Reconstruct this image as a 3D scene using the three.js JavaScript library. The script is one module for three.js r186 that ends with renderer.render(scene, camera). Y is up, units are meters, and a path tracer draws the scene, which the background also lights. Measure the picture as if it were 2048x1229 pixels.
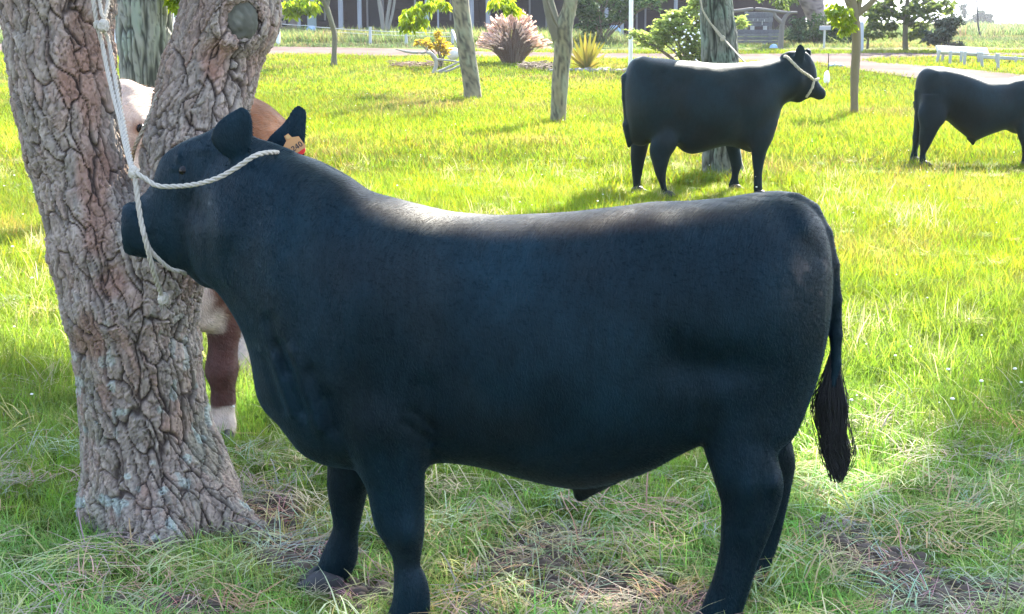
import * as THREE from 'three';
import { mergeGeometries } from 'three/addons/utils/BufferGeometryUtils.js';
import { FontLoader } from 'three/addons/loaders/FontLoader.js';
import { TextGeometry } from 'three/addons/geometries/TextGeometry.js';
import { RoundedBoxGeometry } from 'three/addons/geometries/RoundedBoxGeometry.js';

// ---------------------------------------------------------------- camera, sky, sun, exposure
const F = 2900, CX = 1024, CY = 614.5, EYE = 1.6, PITCH = Math.atan((CY - 57) / F);
const scene = new THREE.Scene();
const camera = new THREE.PerspectiveCamera(2 * Math.atan(CY / F) * 180 / Math.PI, 2048 / 1229, 0.1, 9000);
camera.position.set(0, EYE, 0);
camera.rotation.x = -PITCH;
const SUN_AZ = 24 * Math.PI / 180, SUN_EL = 37 * Math.PI / 180;
const SUN = new THREE.Vector3(Math.sin(SUN_AZ) * Math.cos(SUN_EL), Math.sin(SUN_EL), -Math.cos(SUN_AZ) * Math.cos(SUN_EL));
{ // clear, slightly hazy morning sky: white round the sun and at the horizon, blue overhead and behind
  const SKY = 0.62, W = 512, H = 256, data = new Float32Array(W * H * 4), d = new THREE.Vector3();
  for (let j = 0; j < H; j++) for (let i = 0; i < W; i++) {
    const el = ((j + 0.5) / H - 0.5) * Math.PI, u = ((i + 0.5) / W - 0.5) * 2 * Math.PI;
    d.set(Math.cos(el) * Math.cos(u), Math.sin(el), Math.cos(el) * Math.sin(u));
    const up = Math.max(0, d.y), c = d.dot(SUN), hz = Math.exp(-up * 4.5), ang = Math.acos(Math.min(1, c));
    const glow = Math.exp(-ang / 0.5) * 1.6, fwd = 0.75 + 0.25 * c;
    const r = (0.27 + 0.60 * hz) * fwd + glow, g = (0.44 + 0.50 * hz) * fwd + glow * 0.96, b = (0.80 + 0.24 * hz) * fwd + glow * 0.88;
    data.set([r * SKY, g * SKY, b * SKY, 1], (j * W + i) * 4);
  }
  const t = new THREE.DataTexture(data, W, H, THREE.RGBAFormat, THREE.FloatType);
  t.mapping = THREE.EquirectangularReflectionMapping; t.magFilter = t.minFilter = THREE.LinearFilter; t.needsUpdate = true;
  scene.background = t; scene.environment = t;
}
const sun = new THREE.DirectionalLight(new THREE.Color(1, 0.93, 0.8), 4.8);
sun.position.copy(SUN).multiplyScalar(80); sun.castShadow = true; sun.shadow.radius = 1.2;
Object.assign(sun.shadow.camera, { left: -45, right: 45, top: 45, bottom: -45, near: 1, far: 220 });
sun.shadow.mapSize.set(4096, 4096);
scene.add(sun, sun.target);
scene.fog = new THREE.FogExp2(new THREE.Color(0.93, 0.95, 1), 0.00042);
const renderer = new THREE.WebGLRenderer({ antialias: true });
renderer.toneMapping = THREE.LinearToneMapping;
renderer.toneMappingExposure = 7.1;
renderer.shadowMap.enabled = true;

// ---------------------------------------------------------------- helpers
const rng = (s) => () => { s |= 0; s = s + 0x6D2B79F5 | 0; let t = Math.imul(s ^ s >>> 15, 1 | s); t = t + Math.imul(t ^ t >>> 7, 61 | t) ^ t; return ((t ^ t >>> 14) >>> 0) / 4294967296; };
const lerp = (a, b, t) => a + (b - a) * t, clamp = (x, a = 0, b = 1) => Math.min(b, Math.max(a, x));
const smooth = (a, b, x) => { const t = clamp((x - a) / (b - a)); return t * t * (3 - 2 * t); };
const hash = (x, y, z) => { let h = Math.imul(x, 374761393) ^ Math.imul(y, 668265263) ^ Math.imul(z, 2147483647 ^ 0x5bd1e995); h = Math.imul(h ^ h >>> 13, 1274126177); return ((h ^ h >>> 16) >>> 0) / 4294967296; };
function noise(x, y = 0, z = 0) { // value noise, 0..1
  const xi = Math.floor(x), yi = Math.floor(y), zi = Math.floor(z), s = (t) => t * t * (3 - 2 * t), u = s(x - xi), v = s(y - yi), w = s(z - zi);
  const h = (a, b, c) => hash(xi + a, yi + b, zi + c);
  return lerp(lerp(lerp(h(0, 0, 0), h(1, 0, 0), u), lerp(h(0, 1, 0), h(1, 1, 0), u), v), lerp(lerp(h(0, 0, 1), h(1, 0, 1), u), lerp(h(0, 1, 1), h(1, 1, 1), u), v), w);
}
const fbm = (x, y, z, o = 4) => { let a = 0, s = 0.5; for (let i = 0; i < o; i++) { a += s * noise(x, y, z); x = x * 2.03 + 7.1; y = y * 2.03 + 3.7; z = z * 2.03 + 1.3; s *= 0.5; } return a / (1 - Math.pow(0.5, o)); };
function worley(x, y, z) { // [F1, F2, cell random]
  const xi = Math.floor(x), yi = Math.floor(y), zi = Math.floor(z); let f1 = 9, f2 = 9, id = 0;
  for (let a = -1; a < 2; a++) for (let b = -1; b < 2; b++) for (let c = -1; c < 2; c++) {
    const X = xi + a, Y = yi + b, Z = zi + c, dx = X + hash(X, Y, Z) - x, dy = Y + hash(X + 57, Y + 13, Z) - y, dz = Z + hash(X, Y + 91, Z + 37) - z, d = Math.sqrt(dx * dx + dy * dy + dz * dz);
    if (d < f1) { f2 = f1; f1 = d; id = hash(X + 5, Y + 7, Z + 11); } else if (d < f2) f2 = d;
  }
  return [f1, f2, id];
}
const V = (x, y, z) => new THREE.Vector3(x, y, z);
const SP = Math.sin(PITCH), CP = Math.cos(PITCH);
function P(px, py, d) { // the point seen at pixel (px, py) of the 2048 wide picture at depth d in front of the viewer
  const ux = (px - CX) / F, uy = (CY - py) / F, s = d / (CP + SP * uy);
  return V(ux * s, EYE + s * (CP * uy - SP), -d);
}
function toPix(x, y, z) { const d = -z, h = y - EYE, f = d * CP - h * SP, u = d * SP + h * CP; return [CX + F * x / f, CY - F * u / f]; }
const pm = (d) => d / F * 1.0; // metres per pixel at depth d (near enough)
const HP = [[0, 0], [19, 0], [25, 0.07], [35, 0.30], [45, 0.73], [51, 1.0], [60, 1.25], [75, 1.36], [100, 1.38]];
function gh(x, z) { // height of the land
  const d = -z; let h = 0;
  if (d >= 100) h = 1.38; else if (d > 0) { let i = 0; while (HP[i + 1][0] < d) i++; const [a, p] = HP[i], [b, q] = HP[i + 1], t = (d - a) / (b - a); h = lerp(p, q, t); }
  if (d < 40 && d > -30) h += (noise(x * 0.9 + 40, z * 0.9 + 80, 3) - 0.5) * 0.05 * smooth(40, 25, d);
  if (d > 250) h += smooth(250, 2500, d) * (noise(x * 0.002 + 9, z * 0.002, 5) - 0.35) * 9 + smooth(250, 900, d) * 0.15;
  return h;
}
function G(px, py) { let d = 2; for (let i = 0; i < 4000; i++) { const p = P(px, py, d); if (p.y <= gh(p.x, p.z)) return V(p.x, gh(p.x, p.z), p.z); d *= 1.002; } return P(px, py, 1500); }
const used = {};
const numbered = (n) => { const k = used[n] = (used[n] ?? -1) + 1; return k ? n + '_' + String(k).padStart(3, '0') : n; };
function tag(o, label, category, group, kind) { o.userData = { label, category }; if (!category) delete o.userData.category; if (group) o.userData.group = group; if (kind) o.userData.kind = kind; return o; }
function shade(o) { o.traverse((m) => { if (m.isMesh) m.castShadow = m.receiveShadow = true; }); return o; }
function mesh(name, geo, mat, parent = scene) { const m = new THREE.Mesh(geo, mat); m.name = parent === scene ? numbered(name) : name; m.castShadow = m.receiveShadow = true; parent.add(m); return m; }
function base(name, pos, label, category, group) { const g = new THREE.Group(); g.name = numbered(name); if (pos) g.position.copy(pos); scene.add(g); tag(g, label, category, group); return g; }
const local = (geo, root) => geo.translate(-root.position.x, -root.position.y, -root.position.z);
function std(r, g, b, rough = 0.9, extra = {}) { return new THREE.MeshStandardMaterial({ color: new THREE.Color().setRGB(r, g, b), roughness: rough, ...extra }); }
const bx = (w, h, d, x, y, z, r = 0.01) => new RoundedBoxGeometry(w, h, d, 1, Math.min(r, w / 3, h / 3, d / 3)).translate(x, y, z);
function barBetween(a, b, w, h) { const l = a.distanceTo(b), g = new RoundedBoxGeometry(w, l, h, 1, Math.min(w, h) / 5); const q = new THREE.Quaternion().setFromUnitVectors(V(0, 1, 0), b.clone().sub(a).normalize()); return g.applyQuaternion(q).translate((a.x + b.x) / 2, (a.y + b.y) / 2, (a.z + b.z) / 2); }
function grainTexture(seed, sx, sy, lo, hi, size = 256) { // grey grain, sx and sy cells across
  const d = new Uint8Array(size * size * 4);
  for (let j = 0; j < size; j++) for (let i = 0; i < size; i++) {
    let a = 0, s = 0.5, fx = sx, fy = sy;
    for (let o = 0; o < 4; o++) { // periodic value noise
      const x = i / size * fx, y = j / size * fy, xi = Math.floor(x), yi = Math.floor(y), u = x - xi, v = y - yi, su = u * u * (3 - 2 * u), sv = v * v * (3 - 2 * v);
      const h = (p, q) => hash((xi + p) % fx, (yi + q) % fy, seed + o);
      a += s * lerp(lerp(h(0, 0), h(1, 0), su), lerp(h(0, 1), h(1, 1), su), sv); s *= 0.5; fx *= 2; fy *= 2;
    }
    const c = Math.round(255 * lerp(lo, hi, clamp(a / 0.94))); d.set([c, c, c, 255], (j * size + i) * 4);
  }
  const t = new THREE.DataTexture(d, size, size); t.wrapS = t.wrapT = THREE.RepeatWrapping; t.magFilter = THREE.LinearFilter; t.needsUpdate = true; return t;
}
const TX = { fine: grainTexture(3, 24, 24, 0.55, 1), fur: grainTexture(5, 40, 16, 0, 1, 512), rough: grainTexture(8, 6, 6, 0.5, 1), wood: grainTexture(9, 40, 3, 0.45, 1), wave: grainTexture(12, 5, 5, 0, 1) };
function meshFrom(pos, idx, col, uv) {
  const g = new THREE.BufferGeometry(); g.setAttribute('position', new THREE.Float32BufferAttribute(pos, 3));
  if (col) g.setAttribute('color', new THREE.Float32BufferAttribute(col, 3));
  if (uv) g.setAttribute('uv', new THREE.Float32BufferAttribute(uv, 2));
  if (idx) g.setIndex(new THREE.BufferAttribute(new Uint32Array(idx), 1)); g.computeVertexNormals(); return g;
}
// naive surface nets over a field that is negative inside
function surfaceNets(field, lo, hi, cell) {
  const nx = Math.ceil((hi[0] - lo[0]) / cell) + 1, ny = Math.ceil((hi[1] - lo[1]) / cell) + 1, nz = Math.ceil((hi[2] - lo[2]) / cell) + 1;
  const f = new Float32Array(nx * ny * nz).fill(1), at = (i, j, k) => (k * ny + j) * nx + i;
  // coarse pass: blocks far from the surface are skipped
  const B = 5;
  for (let k0 = 0; k0 < nz; k0 += B) for (let j0 = 0; j0 < ny; j0 += B) for (let i0 = 0; i0 < nx; i0 += B) {
    const c = field(lo[0] + (i0 + B / 2) * cell, lo[1] + (j0 + B / 2) * cell, lo[2] + (k0 + B / 2) * cell), skip = Math.abs(c) > cell * B * 2.2;
    for (let k = k0; k < Math.min(nz, k0 + B); k++) for (let j = j0; j < Math.min(ny, j0 + B); j++) for (let i = i0; i < Math.min(nx, i0 + B); i++)
      f[at(i, j, k)] = skip ? c : field(lo[0] + i * cell, lo[1] + j * cell, lo[2] + k * cell);
  }
  const vi = new Int32Array(nx * ny * nz).fill(-1), pos = [], idx = [];
  const E = [[0, 1], [2, 3], [4, 5], [6, 7], [0, 2], [1, 3], [4, 6], [5, 7], [0, 4], [1, 5], [2, 6], [3, 7]], v = new Float64Array(8);
  for (let k = 0; k < nz - 1; k++) for (let j = 0; j < ny - 1; j++) for (let i = 0; i < nx - 1; i++) {
    let m = 0;
    for (let c = 0; c < 8; c++) { v[c] = f[at(i + (c & 1), j + (c >> 1 & 1), k + (c >> 2))]; if (v[c] < 0) m |= 1 << c; }
    if (m === 0 || m === 255) continue;
    let x = 0, y = 0, z = 0, n = 0;
    for (const [a, b] of E) if ((v[a] < 0) !== (v[b] < 0)) {
      const t = v[a] / (v[a] - v[b]);
      x += lerp(a & 1, b & 1, t); y += lerp(a >> 1 & 1, b >> 1 & 1, t); z += lerp(a >> 2, b >> 2, t); n++;
    }
    vi[at(i, j, k)] = pos.length / 3; pos.push(lo[0] + (i + x / n) * cell, lo[1] + (j + y / n) * cell, lo[2] + (k + z / n) * cell);
  }
  const quad = (a, b, c, d, flip) => { if (a < 0 || b < 0 || c < 0 || d < 0) return; flip ? idx.push(a, c, b, a, d, c) : idx.push(a, b, c, a, c, d); };
  for (let k = 1; k < nz - 1; k++) for (let j = 1; j < ny - 1; j++) for (let i = 1; i < nx - 1; i++) {
    const s = f[at(i, j, k)] < 0;
    if (s !== f[at(i + 1, j, k)] < 0) quad(vi[at(i, j - 1, k - 1)], vi[at(i, j, k - 1)], vi[at(i, j, k)], vi[at(i, j - 1, k)], !s);
    if (s !== f[at(i, j + 1, k)] < 0) quad(vi[at(i - 1, j, k - 1)], vi[at(i - 1, j, k)], vi[at(i, j, k)], vi[at(i, j, k - 1)], !s);
    if (s !== f[at(i, j, k + 1)] < 0) quad(vi[at(i - 1, j - 1, k)], vi[at(i, j - 1, k)], vi[at(i, j, k)], vi[at(i - 1, j, k)], !s);
  }
  return { pos, idx };
}
const smin = (a, b, k) => { const h = Math.max(k - Math.abs(a - b), 0) / k; return Math.min(a, b) - h * h * k * 0.25; };
function cone(px, py, pz, a, b, ra, rb) { // tapered capsule
  const bx_ = b.x - a.x, by = b.y - a.y, bz = b.z - a.z, ax = px - a.x, ay = py - a.y, az = pz - a.z, t = clamp((ax * bx_ + ay * by + az * bz) / (bx_ * bx_ + by * by + bz * bz || 1e-9));
  const x = ax - bx_ * t, y = ay - by * t, z = az - bz * t; return Math.sqrt(x * x + y * y + z * z) - lerp(ra, rb, t);
}
function smoothClosed(pts, n = 5) { return new THREE.CatmullRomCurve3(pts, true, 'centripetal').getPoints(pts.length * n).slice(0, -1); }
// a body piece grown from its side outline: round in section, as thick as its local width times k, its middle plane at z = -depth
function grown(outline, depth, k, opt = {}) {
  const pts = smoothClosed(outline.map(([x, y]) => P(x, y, depth + (opt.turn ? opt.turn(x) : 0)))), h = opt.h ?? 0.006, pad = 0.05;
  let x0 = 1e9, x1 = -1e9, y0 = 1e9, y1 = -1e9;
  for (const p of pts) { x0 = Math.min(x0, p.x); x1 = Math.max(x1, p.x); y0 = Math.min(y0, p.y); y1 = Math.max(y1, p.y); }
  x0 -= pad; x1 += pad; y0 -= pad; y1 += pad;
  const nx = Math.ceil((x1 - x0) / h) + 1, ny = Math.ceil((y1 - y0) / h) + 1, N = nx * ny, sd = new Float32Array(N), gx = new Float32Array(N), gy = new Float32Array(N);
  for (let j = 0; j < ny; j++) for (let i = 0; i < nx; i++) {
    const x = x0 + i * h, y = y0 + j * h; let best = 1e9, inside = false, bx = 0, by = 0;
    for (let n = 0, m = pts.length - 1; n < pts.length; m = n++) {
      const a = pts[m], b = pts[n], ex = b.x - a.x, ey = b.y - a.y, wx = x - a.x, wy = y - a.y, t = clamp((wx * ex + wy * ey) / (ex * ex + ey * ey + 1e-12)), qx = wx - ex * t, qy = wy - ey * t, q = qx * qx + qy * qy;
      if (q < best) { best = q; bx = qx; by = qy; }
      if ((a.y > y) !== (b.y > y) && x < (b.x - a.x) * (y - a.y) / (b.y - a.y) + a.x) inside = !inside;
    }
    const d = Math.sqrt(best), o = j * nx + i, s = inside ? 1 : -1; sd[o] = d * s; gx[o] = bx / (d + 1e-9) * s; gy[o] = by / (d + 1e-9) * s;
  }
  const psi = new Float32Array(N);
  for (let it = 0; it < (opt.iter ?? 500); it++) for (let j = 1; j < ny - 1; j++) for (let i = 1 + ((it + j) & 1); i < nx - 1; i += 2) {
    const o = j * nx + i; if (sd[o] <= 0) continue;
    psi[o] += 1.9 * ((psi[o - 1] + psi[o + 1] + psi[o - nx] + psi[o + nx] + 2 * h * h) / 4 - psi[o]);
  }
  const look = (A, x, y) => { const u = clamp((x - x0) / h, 0, nx - 1.001), v = clamp((y - y0) / h, 0, ny - 1.001), i = Math.floor(u), j = Math.floor(v), o = j * nx + i; return lerp(lerp(A[o], A[o + 1], u - i), lerp(A[o + nx], A[o + nx + 1], u - i), v - j); };
  const out = Float32Array.from(psi), D = 3 * h;
  for (let j = 0; j < ny; j++) for (let i = 0; i < nx; i++) {
    const o = j * nx + i; if (sd[o] > D) continue;
    const s = D - sd[o], v = look(psi, x0 + i * h + gx[o] * s, y0 + j * h + gy[o] * s);
    out[o] = sd[o] * Math.max(v, h * h) / D;
  }
  let R = 0; for (let o = 0; o < N; o++) R = Math.max(R, psi[o]);
  if (opt.flat) for (let o = 0; o < N; o++) if (out[o] > 0) out[o] = R * Math.pow(out[o] / R, opt.flat); R = Math.sqrt(R) * (opt.soft ?? 0.8);
  const R2 = R * R, w0 = opt.w0, kk = typeof k === 'number' ? Math.min(1, k) : 0.8;
  return (x, y, z) => {
    if (x < x0 || x > x1 || y < y0 || y > y1) return 0.25;
    const w = (z + depth - (w0 ? w0(x, y) : 0)) / (typeof k === 'function' ? k(x, y) : k);
    return (Math.sqrt(Math.max(0, w * w + R2 - look(out, x, y))) - R) * kk;
  };
}
// tapered, slightly uneven limb or trunk along points with radii; bark adds furrows
function limb(pts, radii, { seg = 14, rings = 30, furrow = 0, scale = 12, seed = 1, wob = 0.06, colors } = {}) {
  const curve = new THREE.CatmullRomCurve3(pts, false, 'centripetal'), fr = curve.computeFrenetFrames(rings, false), pos = [], col = [], uv = [], idx = [], n = pts.length - 1;
  const side0 = V(1, 0, 0);
  for (let r = 0; r <= rings; r++) {
    const t = r / rings, ft = t * n, i = Math.min(n - 1, Math.floor(ft)), c = curve.getPoint(t), T = curve.getTangent(t), B = T.clone().cross(side0).normalize(), N = B.clone().cross(T).normalize(), rad = lerp(radii[i], radii[i + 1], ft - i);
    for (let s = 0; s <= seg; s++) {
      const a = s % seg / seg * Math.PI * 2, nx = Math.cos(a), nz = Math.sin(a), dir = N.clone().multiplyScalar(nx).addScaledVector(B, nz), q = c.clone().addScaledVector(dir, rad);
      let e = (fbm(q.x * 3 / (rad * 8 + 0.1) + seed, q.y * 1.2 / (rad * 8 + 0.1), q.z * 3 / (rad * 8 + 0.1), 2) - 0.5) * 2 * wob * rad, k = 0.5;
      if (furrow) { const wx = q.x * scale + noise(q.y * 5, seed) * 0.5, wz = q.z * scale + noise(q.y * 4, seed + 9) * 0.5, n1 = Math.abs(noise(wx, q.y * scale * 0.12, wz) - 0.5), n2 = Math.abs(noise(wx * 2.1 + 7, q.y * scale * 0.3, wz * 2.1) - 0.5); k = Math.min(smooth(0, 0.13, n1), lerp(0.45, 1, smooth(0, 0.1, n2))); e -= furrow * (1 - k); }
      q.addScaledVector(dir, e); pos.push(q.x, q.y, q.z); uv.push(s / seg * 2, t * 6);
      const g = colors ? colors(q, k) : [1, 1, 1]; col.push(...g);
    }
  }
  for (let r = 0; r < rings; r++) for (let s = 0; s < seg; s++) { const a = r * (seg + 1) + s, b = a + 1, c = a + seg + 1, d = c + 1; idx.push(a, b, c, b, d, c); }
  return meshFrom(pos, idx, col, uv);
}
// twisted three-strand rope along points
function ropeGeo(pts, r, turns = 9, tube = 5) {
  const curve = new THREE.CatmullRomCurve3(pts, false, 'centripetal'), L = curve.getLength(), n = Math.max(24, Math.ceil(L / (r * 1.1))), out = [];
  for (let s = 0; s < 3; s++) {
    const q = []; for (let i = 0; i <= n; i++) { const t = i / n, c = curve.getPointAt(t), T = curve.getTangentAt(t), A = Math.abs(T.y) > 0.9 ? V(1, 0, 0) : V(0, 1, 0), B = T.clone().cross(A).normalize(), N = B.clone().cross(T), a = t * L / (r * turns) * 6.283 + s * 2.094; q.push(c.addScaledVector(N, Math.cos(a) * r * 0.5).addScaledVector(B, Math.sin(a) * r * 0.5)); }
    out.push(new THREE.TubeGeometry(new THREE.CatmullRomCurve3(q), n, r * 0.58, tube, false));
  }
  return mergeGeometries(out);
}

// ---------------------------------------------------------------- land, road
const isBare = (() => {
  const spots = [[1120, 1085, 95, 42], [1250, 1200, 170, 45], [1900, 1195, 190, 55], [1690, 1075, 70, 35], [545, 1035, 60, 55], [330, 1222, 170, 22], [745, 1195, 75, 35], [1740, 1130, 130, 30], [1050, 1130, 110, 35], [620, 1120, 110, 30], [960, 1225, 60, 18]];
  return (x, z) => { const [px, py] = toPix(x, gh(x, z), z); let b = 0; for (const [cx, cy, rx, ry] of spots) { const q = Math.hypot((px - cx) / rx, (py - cy) / ry); b = Math.max(b, smooth(1.35, 0.55, q + (noise(x * 9, z * 9, 2) - 0.5) * 0.7)); } return b; };
})();
{
  const ds = []; for (let d = -14; d < 3; d += 0.6) ds.push(d); for (let d = 3; d < 14; d += 0.12) ds.push(d); for (let d = 14; d < 7000; d *= 1.022) ds.push(d);
  const pos = [], col = [], uv = [], idx = [], nx = 110;
  ds.forEach((d, r) => {
    const w = Math.max(14, d * 0.9);
    for (let i = 0; i <= nx; i++) {
      const t = i / nx * 2 - 1, x = w * Math.sign(t) * Math.pow(Math.abs(t), 1.6), z = -d; pos.push(x, gh(x, z), z); uv.push(x / 1.7, z / 1.7);
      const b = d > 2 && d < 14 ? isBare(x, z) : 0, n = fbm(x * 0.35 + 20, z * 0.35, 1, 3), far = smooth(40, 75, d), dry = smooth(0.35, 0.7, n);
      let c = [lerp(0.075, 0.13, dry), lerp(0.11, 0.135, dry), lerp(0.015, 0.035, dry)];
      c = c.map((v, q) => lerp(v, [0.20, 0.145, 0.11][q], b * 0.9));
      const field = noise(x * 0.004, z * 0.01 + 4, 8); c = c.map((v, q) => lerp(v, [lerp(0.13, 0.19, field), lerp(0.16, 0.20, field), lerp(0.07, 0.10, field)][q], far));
      col.push(...c);
    }
    if (r) for (let i = 0; i < nx; i++) { const a = (r - 1) * (nx + 1) + i, b2 = a + 1, c2 = a + nx + 1, d2 = c2 + 1; idx.push(a, b2, c2, b2, d2, c2); }
  });
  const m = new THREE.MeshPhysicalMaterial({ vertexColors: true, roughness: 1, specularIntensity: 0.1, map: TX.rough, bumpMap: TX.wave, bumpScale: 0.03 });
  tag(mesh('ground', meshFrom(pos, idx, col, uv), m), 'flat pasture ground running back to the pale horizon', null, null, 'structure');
}
// road: edges traced as far and near borders of the gravel
const roadFar = [[-900, 86], [-200, 88], [60, 89], [400, 93], [700, 97], [1000, 105], [1200, 108], [1450, 109], [1650, 109], [1760, 107], [1860, 107], [2100, 108]];
const roadNear = [[-900, 106], [-200, 107], [60, 108], [400, 110], [700, 113], [1000, 117], [1200, 119], [1450, 124], [1650, 130], [1745, 121], [1860, 115], [2100, 114]];
const track = [[[1640, 118], [1640, 134]], [[1700, 120], [1690, 138]], [[1760, 127], [1750, 148]], [[1850, 134], [1820, 158]], [[1960, 144], [1930, 175]], [[2100, 158], [2080, 196]], [[2350, 180], [2340, 230]]];
const yAt = (L, x) => { for (let i = 1; i < L.length; i++) if (x <= L[i][0]) { const [a, p] = L[i - 1], [b, q] = L[i]; return lerp(p, q, clamp((x - a) / (b - a))); } return L[L.length - 1][1]; };
const onRoad = (x, z) => { const [px, py] = toPix(x, gh(x, z), z); if (-z < 24 || -z > 58) return false; if (py > yAt(roadFar, px) + 1 && py < yAt(roadNear, px) - 1) return true; if (px > 1640) { const t = yAt(track.map((q) => q[0]), px), u = yAt(track.map((q) => q[1]), px); return py > t + 1 && py < u - 1; } return false; };
function strip(name, far, near, mat, label) {
  const pos = [], uv = [], idx = [], K = 6;
  far.forEach((f, i) => { const a = G(...f), b = G(...near[i]); for (let k = 0; k <= K; k++) { const q = a.clone().lerp(b, k / K); q.y = gh(q.x, q.z) + 0.03 + (name === 'road' ? 0 : 0.012); pos.push(q.x, q.y, q.z); uv.push(q.x / 3, q.z / 3); } if (i) for (let k = 0; k < K; k++) { const p = (i - 1) * (K + 1) + k, r = p + K + 1; idx.push(p, p + 1, r, p + 1, r + 1, r); } });
  return tag(mesh(name, meshFrom(pos, idx, null, uv), mat), label, null, null, 'structure');
}
{
  const gravel = new THREE.MeshPhysicalMaterial({ color: new THREE.Color().setRGB(0.135, 0.098, 0.086), roughness: 1, specularIntensity: 0.08, map: TX.rough, bumpMap: TX.wave, bumpScale: 0.01 });
  const dens = (L) => { const o = []; for (let x = L[0][0]; x <= L[L.length - 1][0]; x += 60) o.push([x, yAt(L, x)]); return o; };
  strip('road', dens(roadFar), dens(roadNear), gravel, 'pinkish gravel road crossing behind the pasture');
  strip('path', track.map((q) => q[0]), track.map((q) => q[1]), gravel, 'reddish dirt track branching off the gravel road');
}

// ---------------------------------------------------------------- cattle
const coatMat = new THREE.MeshPhysicalMaterial({ vertexColors: true, roughness: 0.53, specularIntensity: 0.32, specularColor: new THREE.Color().setRGB(0.66, 0.92, 1), sheen: 0.5, sheenColor: new THREE.Color().setRGB(0.03, 0.21, 0.31), sheenRoughness: 0.5, bumpMap: TX.fur, bumpScale: 0.0018, map: null });  // blue of the reflected sky is put into sheen and specular colour
const hoofMat = std(0.035, 0.033, 0.033, 0.6, { bumpMap: TX.fine, bumpScale: 0.002 });
const eyeMat = new THREE.MeshPhysicalMaterial({ color: new THREE.Color().setRGB(0.006, 0.005, 0.005), roughness: 0.2, specularIntensity: 0.5 });
function bodyMesh(field, lo, hi, cell, paint, root, mat = coatMat, fuzz = 0.0012) {
  const { pos, idx } = surfaceNets(field, lo, hi, cell), col = [], uv = [];
  for (let i = 0; i < pos.length; i += 3) { const [x, y, z] = [pos[i], pos[i + 1], pos[i + 2]]; col.push(...paint(x, y, z)); uv.push((x + z * 0.6) * 8, (y + z * 0.4) * 8); }
  const g = meshFrom(pos, idx, col, uv);
  return mesh('body', local(g, root), mat, root);
}
function hoofGeo(c, w, l, h, turn) { // two claws, toes towards -x before the turn
  const out = [];
  for (const s of [-1, 1]) {
    const g = new THREE.SphereGeometry(1, 14, 10); const p = g.attributes.position;
    for (let i = 0; i < p.count; i++) { let x = p.getX(i), y = p.getY(i), z = p.getZ(i); y = Math.max(y, -0.55); if (y < 0) { x *= 1.12; } x -= (y < 0.2 ? 0.25 : -0.15) * (x < 0 ? 1 : 0.2); p.setXYZ(i, x * l * 0.5, (y + 0.55) * h / 1.55, z * w * 0.27 + s * w * 0.25); }
    out.push(g);
  }
  const g = mergeGeometries(out); g.rotateY(turn); g.translate(c.x, c.y, c.z); g.computeVertexNormals(); return g;
}
const blackCoat = (x, y, z) => { const n = fbm(x * 5, y * 5, z * 5, 3), m = noise(x * 60, y * 25, z * 60), br = smooth(0.45, 0.75, n); const k = lerp(0.75, 1.25, m) * lerp(0.7, 1.4, smooth(0.3, 0.7, fbm(x * 3.2 + 7, y * 3.2, z * 3.2 + 2, 3))); return [lerp(0.003, 0.006, br) * k, lerp(0.0105, 0.0108, br) * k, lerp(0.0160, 0.0140, br) * k]; };  // black coat with reflected sky blue mixed into its base colour

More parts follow.
